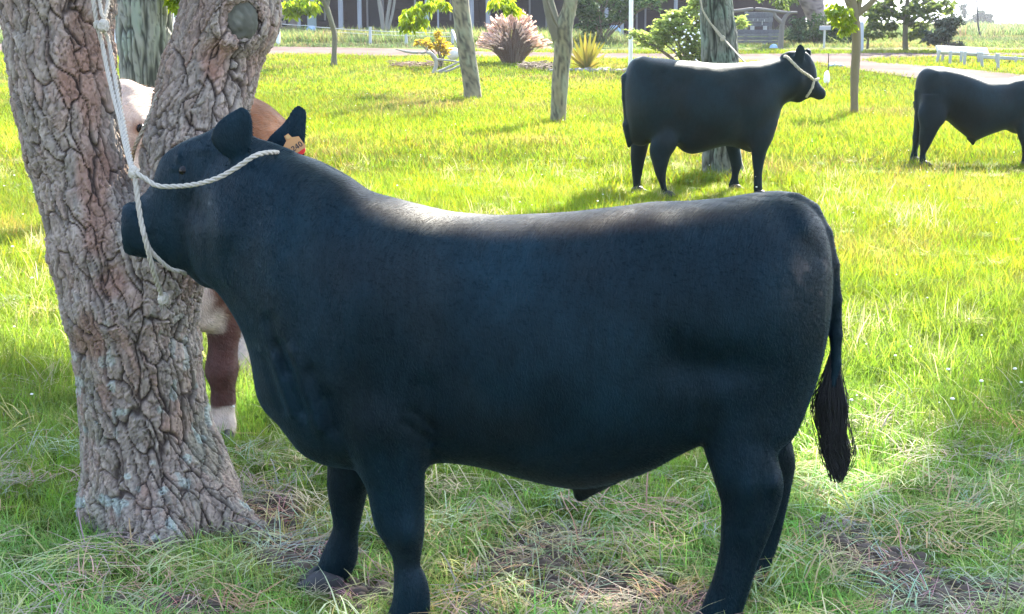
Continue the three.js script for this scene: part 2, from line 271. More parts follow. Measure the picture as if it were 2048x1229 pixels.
{ // -------- the bull at the tree
  const D = 3.86, N = 3.70, FR = 4.03;
  const root = base('bull', G(1130, 1190).setX(0.1), 'large glossy black bull side-on in front, haltered with its nose against the forked tree', 'bull');
  root.position.set(0.1, 0, -D);
  const turn = (px) => 0.15 * smooth(660, 270, px), turnTable = []; for (let px = 150; px < 760; px += 10) turnTable.push([P(px, 400, D + turn(px)).x, turn(px)]);
  const nod = (x) => -yAt(turnTable, x);
  const torso = grown([[470, 296], [520, 299], [560, 303], [600, 312], [650, 328], [700, 356], [735, 384], [800, 403], [850, 415], [900, 425], [950, 431], [1000, 434], [1060, 432], [1150, 427], [1250, 414], [1350, 406], [1450, 400], [1510, 392], [1555, 389], [1600, 401], [1632, 428], [1650, 470], [1658, 540], [1656, 600], [1646, 670], [1630, 735], [1604, 805], [1578, 866], [1530, 905], [1450, 890], [1400, 861], [1375, 884], [1350, 900], [1290, 933], [1230, 952], [1190, 961], [1150, 966], [1100, 959], [1030, 941], [960, 921], [900, 913], [850, 915], [780, 928], [700, 927], [645, 917], [602, 895], [580, 866], [558, 837], [534, 816], [518, 789], [511, 750], [504, 702], [489, 654], [468, 616], [440, 578], [410, 556], [390, 520], [380, 470], [390, 410], [420, 340]], D, 0.84, { w0: nod, turn, flat: 0.72 });
  const head = grown([[545, 305], [502, 276], [470, 250], [444, 249], [415, 264], [385, 276], [354, 291], [326, 312], [315, 334], [306, 365], [293, 393], [272, 413], [259, 419], [250, 431], [243, 453], [248, 480], [258, 495], [281, 504], [300, 512], [318, 524], [340, 539], [372, 545], [395, 560], [415, 566], [440, 560], [480, 500], [520, 420], [555, 350]], D, 0.54, { w0: nod, turn, flat: 0.85 });
  const muzzle = grown([[300, 398], [272, 412], [259, 417], [249, 430], [242, 453], [248, 482], [260, 497], [285, 507], [312, 505], [325, 460], [318, 420]], D, 0.74, { w0: nod, turn });
  const ear1 = grown([[424, 274], [434, 253], [451, 237], [468, 226], [487, 219], [498, 231], [502, 252], [500, 280], [493, 303], [478, 318], [452, 312], [430, 292]], 3.81, 0.32, {});
  const ear2 = grown([[524, 284], [544, 265], [565, 249], [580, 235], [594, 224], [603, 224], [608, 235], [609, 255], [607, 284], [601, 318], [570, 322], [538, 303]], 4.03, 0.22, {});
  const foreN = grown([[640, 700], [655, 800], [672, 850], [690, 895], [712, 935], [733, 975], [742, 1020], [752, 1060], [772, 1092], [784, 1120], [787, 1160], [786, 1200], [776, 1235], [770, 1258], [800, 1262], [850, 1258], [858, 1215], [857, 1180], [850, 1140], [845, 1095], [846, 1060], [850, 1010], [850, 960], [850, 915], [865, 860], [870, 780], [830, 690], [740, 650]], N, 0.80, { w0: (x, y) => -0.06 * smooth(0.45, 0.8, y) });
  const foreF = grown([[640, 820], [648, 890], [655, 930], [655, 975], [662, 1020], [667, 1050], [657, 1080], [643, 1110], [632, 1135], [612, 1155], [640, 1164], [690, 1160], [707, 1140], [716, 1110], [716, 1070], [722, 1040], [731, 1000], [740, 960], [760, 900], [750, 830]], FR, 0.85, {});
  const hindN = grown([[1385, 760], [1392, 830], [1402, 866], [1413, 910], [1428, 960], [1436, 1010], [1438, 1060], [1436, 1110], [1425, 1160], [1410, 1200], [1400, 1235], [1396, 1268], [1450, 1270], [1478, 1262], [1486, 1225], [1502, 1180], [1520, 1125], [1540, 1075], [1558, 1020], [1567, 980], [1563, 945], [1556, 915], [1580, 866], [1598, 800], [1612, 720], [1606, 640], [1560, 580], [1470, 600], [1410, 680]], N, 0.62, { w0: (x, y) => -0.07 * smooth(0.4, 0.75, y) });
  const hindF = grown([[1480, 850], [1510, 900], [1530, 960], [1536, 1010], [1530, 1060], [1515, 1110], [1496, 1150], [1478, 1185], [1472, 1205], [1510, 1208], [1522, 1180], [1540, 1130], [1558, 1080], [1573, 1020], [1584, 970], [1591, 930], [1588, 900], [1575, 860], [1540, 820]], FR, 0.8, {});
  const at = (px, py, d) => P(px, py, d), tailPts = [[1590, 405, 0.02], [1622, 425, 0.023], [1646, 470, 0.024], [1662, 530, 0.020], [1670, 600, 0.0165], [1673, 670, 0.014], [1672, 730, 0.0125], [1666, 770, 0.012]].map(([x, y, r], i) => [at(x, y, 3.83), r]);
  const bump = (x, y, px, py, sx, sy, a) => { const [u, v] = [px, py]; const dx = (x - u) / sx, dy = (y - v) / sy; return a * Math.exp(-dx * dx - dy * dy); };
  const line = (x, y, A, B, s, a) => { const ex = B.x - A.x, ey = B.y - A.y, wx = x - A.x, wy = y - A.y, t = clamp((wx * ex + wy * ey) / (ex * ex + ey * ey)), d2 = (wx - ex * t) ** 2 + (wy - ey * t) ** 2; return a * Math.exp(-d2 / (s * s)); };
  const L = (list) => list.map(([x, y]) => at(x, y, 3.68));
  const blobs = [[740, 650, 0.10, 0.22, 0.018], [765, 850, 0.09, 0.09, 0.020], [1060, 740, 0.24, 0.16, 0.008], [1530, 600, 0.13, 0.2, 0.018], [1430, 735, 0.12, 0.055, -0.022], [1345, 700, 0.05, 0.06, -0.012], [1480, 880, 0.06, 0.1, 0.004], [895, 680, 0.055, 0.25, -0.016], [640, 540, 0.045, 0.22, -0.010], [560, 520, 0.06, 0.2, 0.008], [1325, 462, 0.055, 0.05, 0.012], [1620, 455, 0.04, 0.05, 0.010], [1240, 520, 0.05, 0.08, -0.006], [1370, 760, 0.1, 0.1, -0.008], [430, 470, 0.05, 0.06, 0.012], [1500, 980, 0.03, 0.05, 0.005], [1460, 1010, 0.02, 0.06, -0.004], [815, 1075, 0.035, 0.045, 0.007], [822, 1150, 0.03, 0.04, -0.004], [1552, 975, 0.02, 0.03, 0.007], [1480, 1100, 0.03, 0.08, -0.005], [690, 1045, 0.03, 0.04, 0.006], [650, 470, 0.07, 0.2, -0.006], [730, 560, 0.08, 0.12, 0.009], [1300, 640, 0.1, 0.2, -0.006], [355, 318, 0.03, 0.012, 0.006], [350, 440, 0.05, 0.03, -0.006], [300, 440, 0.05, 0.03, -0.004]].map(([x, y, a, b, c]) => { const p = at(x, y, 3.63); return [p.x, p.y, a, b, c]; });
  const grooves = [[[560, 690], [606, 820], 0.013, -0.020], [[590, 700], [640, 850], 0.014, 0.016], [[540, 640], [575, 740], 0.012, -0.014], [[628, 740], [668, 850], 0.016, -0.016], [[528, 730], [560, 820], 0.012, -0.012], [[545, 720], [580, 830], 0.010, 0.010], [[540, 480], [580, 680], 0.03, 0.010], [[662, 790], [705, 925], 0.02, -0.020], [[700, 600], [720, 820], 0.05, 0.010], [[392, 450], [398, 550], 0.012, -0.004], [[410, 400], [430, 570], 0.016, 0.005], [[420, 590], [510, 720], 0.014, -0.006], [[815, 832], [862, 880], 0.007, -0.010], [[830, 808], [868, 850], 0.007, -0.010], [[855, 760], [862, 905], 0.018, -0.016], [[1405, 860], [1400, 780], 0.025, -0.010], [[1510, 880], [1560, 905], 0.02, -0.006], [[1100, 935], [1300, 905], 0.02, -0.004], [[1540, 950], [1490, 1050], 0.012, -0.004], [[560, 330], [590, 420], 0.02, 0.004], [[1565, 430], [1635, 520], 0.02, -0.007]].map(([a, b, s, c]) => [...L([a, b]), s, c]);
  const sheathA = at(1192, 940, D), sheathB = at(1162, 992, D), nubA = at(566, 838, D), nubB = at(574, 862, D);
  const eye = at(341, 352, 3.77), jaw = at(400, 500, 3.77);
  const field = (x, y, z) => {
    let d = torso(x, y, z);
    if (x < -0.5) { let h = head(x, y, z); if (x < -0.85) h = smin(h, muzzle(x, y, z), 0.025); d = smin(d, h, 0.035); d = smin(d, ear1(x, y, z), 0.018); d = smin(d, ear2(x, y, z), 0.018); d = smin(d, cone(x, y, z, nubA, nubB, 0.012, 0.006), 0.015); }
    d = smin(d, foreN(x, y, z), 0.05); d = smin(d, foreF(x, y, z), 0.04); d = smin(d, hindN(x, y, z), 0.06); d = smin(d, hindF(x, y, z), 0.04);
    if (x > 0.5) for (let i = 1; i < tailPts.length; i++) d = smin(d, cone(x, y, z, tailPts[i - 1][0], tailPts[i][0], tailPts[i - 1][1], tailPts[i][1]), 0.010);
    d = smin(d, cone(x, y, z, sheathA, sheathB, 0.055, 0.015), 0.06);
    if (Math.abs(d) < 0.08) {
      const near = z + D > -0.02 ? 1 : 0.6;
      for (const [u, v, a, b, c] of blobs) d -= bump(x, y, u, v, a, b, c * 1.5) * near;
      if (z + D > 0) for (const [A, B, s, c] of grooves) d -= line(x, y, A, B, s * 1.5, c * 0.75);
      d += (fbm(x * 6 + 3, y * 3.5, z * 6, 2) - 0.5) * 0.006;
      if (x < -0.9 && z + D > -0.15) { const q = Math.hypot(x - eye.x, y - eye.y); d += 0.010 * Math.exp(-q * q / 0.0006) - 0.012 * Math.exp(-((x - eye.x) ** 2 + (y - eye.y - 0.03) ** 2) / 0.0005); const e = Math.hypot(x - at(258, 440, D).x, (y - at(258, 440, D).y) * 1.0); d += 0.014 * Math.exp(-e * e / 0.00012); d += line(x, y, at(250, 488, D), at(312, 474, D), 0.006, 0.0015); d -= line(x, y, at(326, 343, D), at(358, 344, D), 0.006, 0.005); }
    }
    return d;
  };
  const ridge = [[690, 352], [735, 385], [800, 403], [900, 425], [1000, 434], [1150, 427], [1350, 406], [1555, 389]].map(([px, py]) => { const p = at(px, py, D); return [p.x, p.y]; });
  const dust = at(1610, 530, D), speck = [[405, 412, 0.006], [545, 405, 0.006], [525, 450, 0.005], [1178, 632, 0.003], [520, 690, 0.004]].map(([x, y, r]) => [at(x, y, 3.73), r]);
  const paint = (x, y, z) => {
    let c = blackCoat(x, y, z); const q = Math.exp(-(((x - dust.x) / 0.07) ** 2 + ((y - dust.y) / 0.06) ** 2)) * smooth(0.45, 0.7, fbm(x * 30, y * 30, z * 30, 3));
    c = c.map((v, i) => lerp(v, [0.13, 0.10, 0.085][i], q * 0.45));
    for (const [p, r] of speck) { const e = Math.exp(-((x - p.x) ** 2 + ((y - p.y) * 0.5) ** 2) / (r * r)) * smooth(0.5, 0.75, noise(x * 150, y * 90, z * 90)) * 0.5; c = c.map((v, i) => lerp(v, [0.2, 0.22, 0.22][i], e)); }
    const top = smooth(0.055, 0.0, yAt(ridge, x) - y) * smooth(-0.5, -0.3, x) * smooth(0.75, 0.3, x); return c.map((v, i) => v + [0.060, 0.036, 0.024][i] * top);  // tan of the sunlit back is painted in along the topline
  };
  const lo = [P(236, 0, D).x - 0.06, -0.02, -D - 0.44], hi = [P(1700, 0, D).x + 0.05, 1.46, -D + 0.42];
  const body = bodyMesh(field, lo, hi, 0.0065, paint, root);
  shadeHairs(body, root, 130000, 11, 0.0095);
  // tail switch: long hairs
  const r = rng(5), out = [];
  for (let i = 0; i < 620; i++) {
    const t = r(), s0 = P(lerp(1671, 1666, t) + (r() - 0.5) * 10, lerp(680, 780, t), 3.83), stray = r() < 0.14 ? 1.45 : 1, w = (r() - 0.5) * 1.9 * stray, dz = (r() - 0.5) * 0.04, ph = r() * 2, am = (3 + r() * 6) * stray;
    const spine = [[1663, 800, 26], [1666, 840, 31], [1668, 875, 30], [1672, 900, 26], [1676, 922, 17], [1674, 945, 7]], n = 3 + Math.floor(Math.sqrt(r()) * 3.99), drop = r() * 30 - 8;
    const e = spine.slice(0, Math.min(6, n)).map(([x, y, q], k) => P(x + w * q + Math.sin(k * 1.3 + ph + w * 2) * am, y + drop * k / 5, 3.83).add(V(0, 0, dz * (1 - k / 8))));
    out.push(new THREE.TubeGeometry(new THREE.CatmullRomCurve3([s0, ...e]), 12, 0.0006 + r() * 0.0007, 3, false));
  }
  mesh('tail_switch', local(mergeGeometries(out), root), new THREE.MeshStandardMaterial({ color: new THREE.Color().setRGB(0.008, 0.008, 0.009), roughness: 0.6 }), root);
  for (const [c, t] of [[P(655, 1152, FR), 0], [P(812, 1258, N), 0], [P(1430, 1266, N), 0], [P(1490, 1204, FR), 0]]) mesh('hoof', local(hoofGeo(V(c.x - 0.01, gh(c.x, c.z) - 0.004, c.z), 0.105, 0.125, 0.065, t), root), hoofMat, root);
  { const e = new THREE.SphereGeometry(0.019, 16, 12), m = P(343, 354, 3.77); let z = -3.55; while (field(m.x, m.y, z) > 0.004 && z > -4.3) z -= 0.002; mesh('eye', local(e.translate(m.x, m.y, z - 0.0185), root), eyeMat, root); }
  // ear tag
  const tg = new THREE.Group(); tg.name = 'ear_tag'; root.add(tg);
  const sh = new THREE.Shape(); [[-0.007, 0.030], [0.007, 0.030], [0.010, 0.014], [0.030, 0.004], [0.030, -0.036], [-0.030, -0.036], [-0.030, 0.004], [-0.010, 0.014]].forEach(([x, y], i) => i ? sh.lineTo(x, y) : sh.moveTo(x, y));
  const hole = new THREE.Path(); hole.absarc(0, 0.022, 0.003, 0, Math.PI * 2); sh.holes.push(hole);
  const plate = new THREE.ExtrudeGeometry(sh, { depth: 0.002, bevelEnabled: true, bevelSize: 0.001, bevelThickness: 0.0006, bevelSegments: 1 });
  mesh('tag_plate', plate, std(0.46, 0.22, 0.07, 0.5), tg);
  const font = await new FontLoader().loadAsync('fonts/droid/droid_sans_bold.typeface.json');
  const txt = new TextGeometry('1240', { font, size: 0.0175, depth: 0.0006, curveSegments: 3 }); txt.computeBoundingBox(); txt.translate(-(txt.boundingBox.max.x) / 2, -0.027, 0.0028);
  mesh('tag_number', txt, std(0.03, 0.025, 0.02, 0.7), tg);
  mesh('tag_stud', new THREE.CylinderGeometry(0.006, 0.007, 0.006, 12).rotateX(Math.PI / 2).translate(0, 0.022, 0.003), std(0.5, 0.3, 0.1, 0.5), tg);
  tg.position.copy(P(583, 286, 3.955)).sub(root.position); tg.rotation.set(-0.1, 0.25, 0.60); tg.scale.setScalar(0.84);
  const red = mesh('tag_back', new THREE.CylinderGeometry(0.012, 0.014, 0.004, 16).rotateX(Math.PI / 2), std(0.75, 0.02, 0.015, 0.5), root); red.position.copy(P(601, 300, 3.98)).sub(root.position); red.rotation.y = 0.3;
}
// short fur standing off a body, lying backwards
function shadeHairs(body, root, count, seed, size = 0.011, tint) {
  const g = body.geometry, p = g.attributes.position, nn = g.attributes.normal, cc = g.attributes.color, ix = g.index, r = rng(seed), tri = ix.count / 3, pos = [], nor = [], col = [];
  for (let i = 0; i < count; i++) {
    const t = Math.floor(r() * tri) * 3, a = ix.getX(t), b = ix.getX(t + 1), c = ix.getX(t + 2); let u = r(), v = r(); if (u + v > 1) { u = 1 - u; v = 1 - v; }
    const mix = (A, k) => A.getComponent(a, k) * (1 - u - v) + A.getComponent(b, k) * u + A.getComponent(c, k) * v, q = V(mix(p, 0), mix(p, 1), mix(p, 2)), n = V(mix(nn, 0), mix(nn, 1), mix(nn, 2)).normalize();
    const lie = V(0.7 + (r() - 0.5) * 0.6, -0.5 + (r() - 0.5) * 0.6, (r() - 0.5) * 0.5); lie.addScaledVector(n, -lie.dot(n)).normalize();
    const dir = lie.multiplyScalar(0.92).addScaledVector(n, 0.22 + r() * 0.25).normalize(), len = size * (0.6 + r() * 0.8), s = dir.clone().cross(n).normalize().multiplyScalar(0.0007), tip = q.clone().addScaledVector(dir, len);
    const o = q.clone().addScaledVector(n, -0.001); pos.push(o.x - s.x, o.y - s.y, o.z - s.z, o.x + s.x, o.y + s.y, o.z + s.z, tip.x, tip.y, tip.z);
    for (let k = 0; k < 3; k++) { nor.push(n.x, n.y, n.z); const f = lerp(0.6, 1.6, hash(i, 3, 3)); col.push(mix(cc, 0) * f, mix(cc, 1) * f, mix(cc, 2) * f); }
  }
  const h = new THREE.BufferGeometry(); h.setAttribute('position', new THREE.Float32BufferAttribute(pos, 3)); h.setAttribute('normal', new THREE.Float32BufferAttribute(nor, 3)); h.setAttribute('color', new THREE.Float32BufferAttribute(col, 3));
  const m = mesh('coat_hair', h, new THREE.MeshPhysicalMaterial({ vertexColors: true, roughness: 0.8, specularIntensity: 0.08 }), root); m.userData.kind = 'stuff'; return m;
}
// side-on black cattle traced in a zoomed frame: pixel = origin + 0.41406 * zoomed
const Z = (list) => list.map(([x, y]) => [1200 + x * 0.41406, 60 + y * 0.41406]);
function sideCow(D, dn, df, label, outlines, extra) {
  const root = base(extra.name, null, label, extra.category); const c = P(...Z([[extra.mid, 500]])[0], D); root.position.set(c.x, gh(c.x, -D), -D);
  const o = outlines, h = 0.012, parts = [grown(Z(o.torso), D, 0.86, { h })];
  if (o.head) parts.push(grown(Z(o.head), D, 0.62, { h }));
  const legs = o.legs.map(([near, pts]) => grown(Z(pts), near ? dn : df, 0.72, { h, w0: (x, y) => (near ? -1 : 1) * 0.05 * smooth(0.5, 0.85, y) }));
  const ear = o.ear && grown(Z(o.ear), D - 0.09, 0.36, { h: 0.008 });
  const cones = (o.cones ?? []).map(([a, b, ra, rb, w]) => [P(...Z([a])[0], D - (w ?? 0)), P(...Z([b])[0], D - (w ?? 0)), ra, rb]);
  const form = (extra.form ?? []).map(([px, py, a, c, e]) => { const p = P(...Z([[px, py]])[0], D - 0.25); return [p.x, p.y, a, c, e]; });
  const field = (x, y, z) => {
    let d = parts[0](x, y, z); if (parts[1]) d = smin(d, parts[1](x, y, z), 0.06);
    for (const l of legs) d = smin(d, l(x, y, z), 0.06); if (ear) d = smin(d, ear(x, y, z), 0.03);
    for (const [a, b, ra, rb] of cones) d = smin(d, cone(x, y, z, a, b, ra, rb), 0.02);
    if (Math.abs(d) < 0.1) for (const [u, v, su, sv, a] of form) { const p = (x - u) / su, q = (y - v) / sv; d -= a * Math.exp(-p * p - q * q); }
    return d + (fbm(x * 5, y * 4, z * 5, 2) - 0.5) * 0.014;
  };
  let xs = [...o.torso, ...(o.head ?? [])].map((q) => q[0]);
  const lo = [P(...Z([[Math.min(...xs) - 20, 300]])[0], D).x - 0.1, -0.05, -D - 0.55], hi = [P(...Z([[Math.max(...xs) + 20, 300]])[0], D).x + 0.1, 1.65, -D + 0.55];
  const body = bodyMesh(field, lo, hi, 0.014, blackCoat, root);
  return { root, field, body };
}
const cow2 = sideCow(14.1, 13.9, 14.4, 'black cow side-on under the mid-distance tree, facing right in a pale rope halter', {
  torso: [[118, 300], [122, 230], [135, 175], [160, 143], [205, 129], [250, 133], [330, 139], [400, 146], [470, 151], [540, 158], [650, 160], [720, 155], [780, 150], [840, 139], [900, 126], [945, 130], [985, 200], [985, 290], [960, 330], [916, 345], [882, 370], [862, 430], [846, 480], [828, 530], [800, 575], [735, 590], [680, 577], [605, 560], [550, 571], [490, 590], [440, 598], [400, 586], [370, 562], [250, 545], [200, 560], [150, 540], [132, 450], [122, 380]],
  head: [[900, 128], [945, 112], [985, 106], [1012, 122], [1032, 152], [1046, 192], [1051, 238], [1066, 268], [1088, 296], [1091, 312], [1080, 330], [1055, 334], [1028, 326], [1000, 325], [960, 331], [930, 300], [900, 220]],
  legs: [[1, [[270, 440], [262, 515], [242, 560], [240, 600], [255, 650], [268, 700], [285, 750], [295, 800], [298, 818], [345, 818], [338, 790], [326, 760], [320, 700], [330, 650], [342, 610], [372, 562], [400, 480], [340, 400]]],
    [0, [[120, 300], [128, 400], [140, 480], [149, 560], [150, 620], [158, 680], [160, 740], [158, 800], [195, 800], [192, 750], [196, 710], [210, 650], [232, 570], [246, 515], [250, 420], [190, 300]]],
    [1, [[725, 480], [733, 590], [738, 650], [744, 700], [746, 740], [744, 785], [788, 785], [784, 740], [783, 710], [790, 660], [805, 590], [830, 520], [850, 440], [780, 400]]],
    [0, [[600, 500], [606, 560], [620, 610], [634, 660], [640, 700], [632, 755], [662, 755], [668, 700], [686, 650], [682, 610], [676, 575], [690, 500]]]],
  ear: [[940, 120], [944, 92], [954, 74], [968, 66], [984, 72], [996, 94], [996, 120], [984, 148], [966, 156], [950, 144]],
  cones: [[[1000, 118], [1004, 108], 0.04, 0.035, -0.1], [[122, 230], [124, 330], 0.04, 0.035, -0.0], [[124, 330], [132, 460], 0.035, 0.03, 0], [[132, 460], [140, 560], 0.05, 0.02, 0]],
}, { name: 'cow', category: 'cow', mid: 520, form: [[790, 400, 0.14, 0.28, 0.025], [560, 400, 0.25, 0.2, 0.015], [375, 480, 0.12, 0.12, -0.03], [240, 360, 0.16, 0.25, 0.025], [320, 180, 0.06, 0.05, 0.015], [690, 430, 0.07, 0.25, -0.022], [880, 250, 0.1, 0.2, -0.012], [300, 700, 0.03, 0.05, 0.01], [990, 250, 0.05, 0.08, 0.014]] });
const bull3 = sideCow(17.4, 17.2, 17.65, 'black bull at the right edge with its front half out of the picture', {
  torso: [[1534, 320], [1538, 250], [1553, 208], [1580, 186], [1620, 177], [1680, 183], [1740, 196], [1800, 216], [1850, 232], [1900, 240], [1950, 240], [2000, 230], [2060, 218], [2130, 195], [2200, 170], [2270, 160], [2310, 180], [2320, 240], [2290, 330], [2230, 400], [2180, 470], [2130, 510], [2060, 505], [2000, 500], [1955, 485], [1910, 495], [1860, 514], [1820, 532], [1800, 535], [1780, 522], [1750, 500], [1700, 461], [1665, 440], [1600, 480], [1560, 470], [1540, 400]],
  head: [[2240, 165], [2290, 150], [2330, 160], [2370, 220], [2410, 290], [2420, 320], [2400, 345], [2360, 345], [2300, 340], [2250, 290]],
  legs: [[1, [[1545, 400], [1548, 470], [1540, 530], [1545, 580], [1548, 640], [1580, 642], [1580, 600], [1594, 570], [1612, 530], [1640, 470], [1668, 440], [1680, 380], [1610, 330]]],
    [0, [[1534, 360], [1536, 450], [1528, 500], [1514, 550], [1506, 590], [1500, 626], [1530, 628], [1534, 590], [1550, 540], [1580, 470], [1600, 400]]],
    [1, [[2010, 430], [2020, 520], [2034, 560], [2038, 620], [2036, 655], [2070, 655], [2072, 610], [2085, 560], [2110, 490], [2110, 420]]],
    [0, [[2100, 440], [2100, 520], [2104, 580], [2104, 625], [2134, 625], [2136, 580], [2150, 500], [2160, 430]]]],
  cones: [[[1800, 525], [1803, 548], 0.06, 0.022], [[1535, 300], [1536, 420], 0.03, 0.03], [[1536, 420], [1530, 520], 0.04, 0.045], [[1530, 520], [1520, 590], 0.045, 0.02], [[2300, 160], [2285, 120], 0.05, 0.06]],
}, { name: 'bull', category: 'bull', mid: 1800, form: [[1620, 330, 0.18, 0.25, 0.03], [1730, 400, 0.12, 0.14, -0.03], [1880, 380, 0.2, 0.2, 0.015], [1640, 210, 0.06, 0.05, 0.015], [2000, 400, 0.07, 0.25, -0.02]] });
for (const [x, y, d] of [[322, 812, 13.9], [768, 772, 13.9], [176, 792, 14.4], [648, 748, 14.4]]) { const c = P(...Z([[x, y]])[0], d); mesh('hoof', local(hoofGeo(V(c.x + 0.02, gh(c.x, c.z) - 0.004, c.z), 0.11, 0.14, 0.07, Math.PI), cow2.root), hoofMat, cow2.root); }
for (const [x, y, d] of [[1566, 620, 17.2], [1516, 615, 17.65], [2054, 640, 17.2], [2120, 620, 17.65]]) { const c = P(...Z([[x, y]])[0], d); mesh('hoof', local(hoofGeo(V(c.x + 0.02, gh(c.x, c.z) - 0.004, c.z), 0.11, 0.14, 0.07, Math.PI), bull3.root), hoofMat, bull3.root); }

// ---------------------------------------------------------------- the calf behind the tree
{
  const root = base('calf', V(-1.15, 0, -5.8), 'brown and white calf standing behind the forked tree, white face in the fork', 'calf'), S = (px, py, d) => P(px, py, d);
  const C = [[S(455, 345, 5.75), S(462, 330, 6.85), 0.25, 0.25], [S(470, 320, 5.85), S(470, 318, 6.1), 0.25, 0.24], [S(440, 480, 5.7), S(455, 480, 6.8), 0.22, 0.24], [S(420, 560, 5.5), S(410, 440, 5.55), 0.12, 0.15], [S(418, 590, 5.45), S(408, 640, 5.42), 0.085, 0.05], [S(330, 270, 5.4), S(430, 340, 5.7), 0.15, 0.22]];
  const headC = [[S(250, 206, 5.3), S(246, 250, 5.26), 0.085, 0.098], [S(246, 250, 5.26), S(246, 335, 5.17), 0.09, 0.062], [S(246, 335, 5.17), S(247, 362, 5.14), 0.058, 0.052]];
  const legs = [[[447, 560, 5.5, 0.085], [447, 650, 5.5, 0.062], [443, 740, 5.49, 0.056], [446, 800, 5.5, 0.039], [446, 850, 5.5, 0.042], [446, 878, 5.49, 0.046]], [[350, 560, 5.55, 0.085], [348, 660, 5.55, 0.06], [347, 740, 5.54, 0.056], [346, 800, 5.55, 0.038], [346, 872, 5.55, 0.045]], [[480, 500, 6.5, 0.14], [492, 600, 6.55, 0.075], [498, 660, 6.6, 0.05], [488, 720, 6.5, 0.038], [487, 762, 6.48, 0.043]], [[420, 520, 6.6, 0.14], [420, 640, 6.75, 0.06], [422, 750, 6.65, 0.045]], [[520, 600, 6.8, 0.09], [521, 680, 6.85, 0.05], [516, 730, 6.8, 0.036], [514, 752, 6.8, 0.042]]].map((l) => l.map(([x, y, d, r]) => [S(x, y, d), r]));
  legs.splice(3, 1);
  const field = (x, y, z) => {
    let d = 1; for (const [a, b, p, q] of C) d = smin(d, cone(x, y, z, a, b, p, q), 0.12);
    let h = 1; for (const [a, b, p, q] of headC) h = smin(h, cone(x, y, z, a, b, p, q), 0.05); d = smin(d, h, 0.08);
    for (const l of legs) for (let i = 1; i < l.length; i++) d = smin(d, cone(x, y, z, l[i - 1][0], l[i][0], l[i - 1][1], l[i][1]), 0.04);
    d = smin(d, cone(x, y, z, S(287, 195, 5.33), S(325, 190, 5.42), 0.035, 0.028), 0.03); d = smin(d, cone(x, y, z, S(195, 195, 5.33), S(160, 190, 5.42), 0.035, 0.028), 0.03);
    const e = S(282, 254, 5.2); d += -0.008 * Math.exp(-((x - e.x) ** 2 + (y - e.y - 0.02) ** 2 + (z - e.z) ** 2) / 0.0008);
    return d + (fbm(x * 9, y * 9, z * 9, 2) - 0.5) * 0.012;
  };
  const patchA = S(281, 258, 5.2), patchB = S(277, 290, 5.2);
  const paint = (x, y, z) => {
    const [px, py] = toPix(x, y, z), n = fbm(x * 12, y * 12, z * 12, 3) - 0.5, k = lerp(0.75, 1.25, noise(x * 70, y * 30, z * 70));
    let white = -z < 5.42 && y > 0.75 ? smooth(0.02, -0.04, (px - 312) / 400 + n * 0.06) : 0;
    white = Math.max(white, smooth(-0.02, 0.04, (428 - px) / 600 + n * 0.15) * (py > 480 && py < 668 && -z < 5.6 ? 1 : 0));
    if (-z < 6) white = Math.max(white, smooth(0.155, 0.14, y + n * 0.03)); else white = Math.max(white, smooth(0.33, 0.30, y + n * 0.04));
    const ring = Math.max(Math.exp(-((x - patchA.x) ** 2 + (y - patchA.y) ** 2) / 0.0009) * 0.9, Math.exp(-((x - patchB.x) ** 2 + (y - patchB.y) ** 2) / 0.0016) * 0.6) * (-z < 5.4 ? 1 : 0);
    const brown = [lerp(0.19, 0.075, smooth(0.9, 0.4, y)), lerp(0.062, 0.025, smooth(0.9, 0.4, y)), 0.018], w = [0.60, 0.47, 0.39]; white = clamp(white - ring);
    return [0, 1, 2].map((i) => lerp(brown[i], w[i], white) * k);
  };
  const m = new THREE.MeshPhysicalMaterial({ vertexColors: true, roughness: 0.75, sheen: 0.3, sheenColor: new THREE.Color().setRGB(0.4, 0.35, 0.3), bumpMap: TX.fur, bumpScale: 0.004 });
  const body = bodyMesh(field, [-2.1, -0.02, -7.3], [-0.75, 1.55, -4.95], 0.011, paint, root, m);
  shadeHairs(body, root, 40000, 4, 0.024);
  const e = P(282, 256, 5.2); let z = -4.95; while (field(e.x, e.y, z) > 0.002 && z > -5.5) z -= 0.002; mesh('eye', local(new THREE.SphereGeometry(0.017, 14, 10).translate(e.x, e.y, z - 0.006), root), eyeMat, root);
  for (const l of legs) { const p = l[l.length - 1][0]; mesh('hoof', local(hoofGeo(V(p.x, gh(p.x, p.z) - 0.004, p.z + 0.03), 0.09, 0.10, 0.055, Math.PI / 2), root), hoofMat, root); }
}

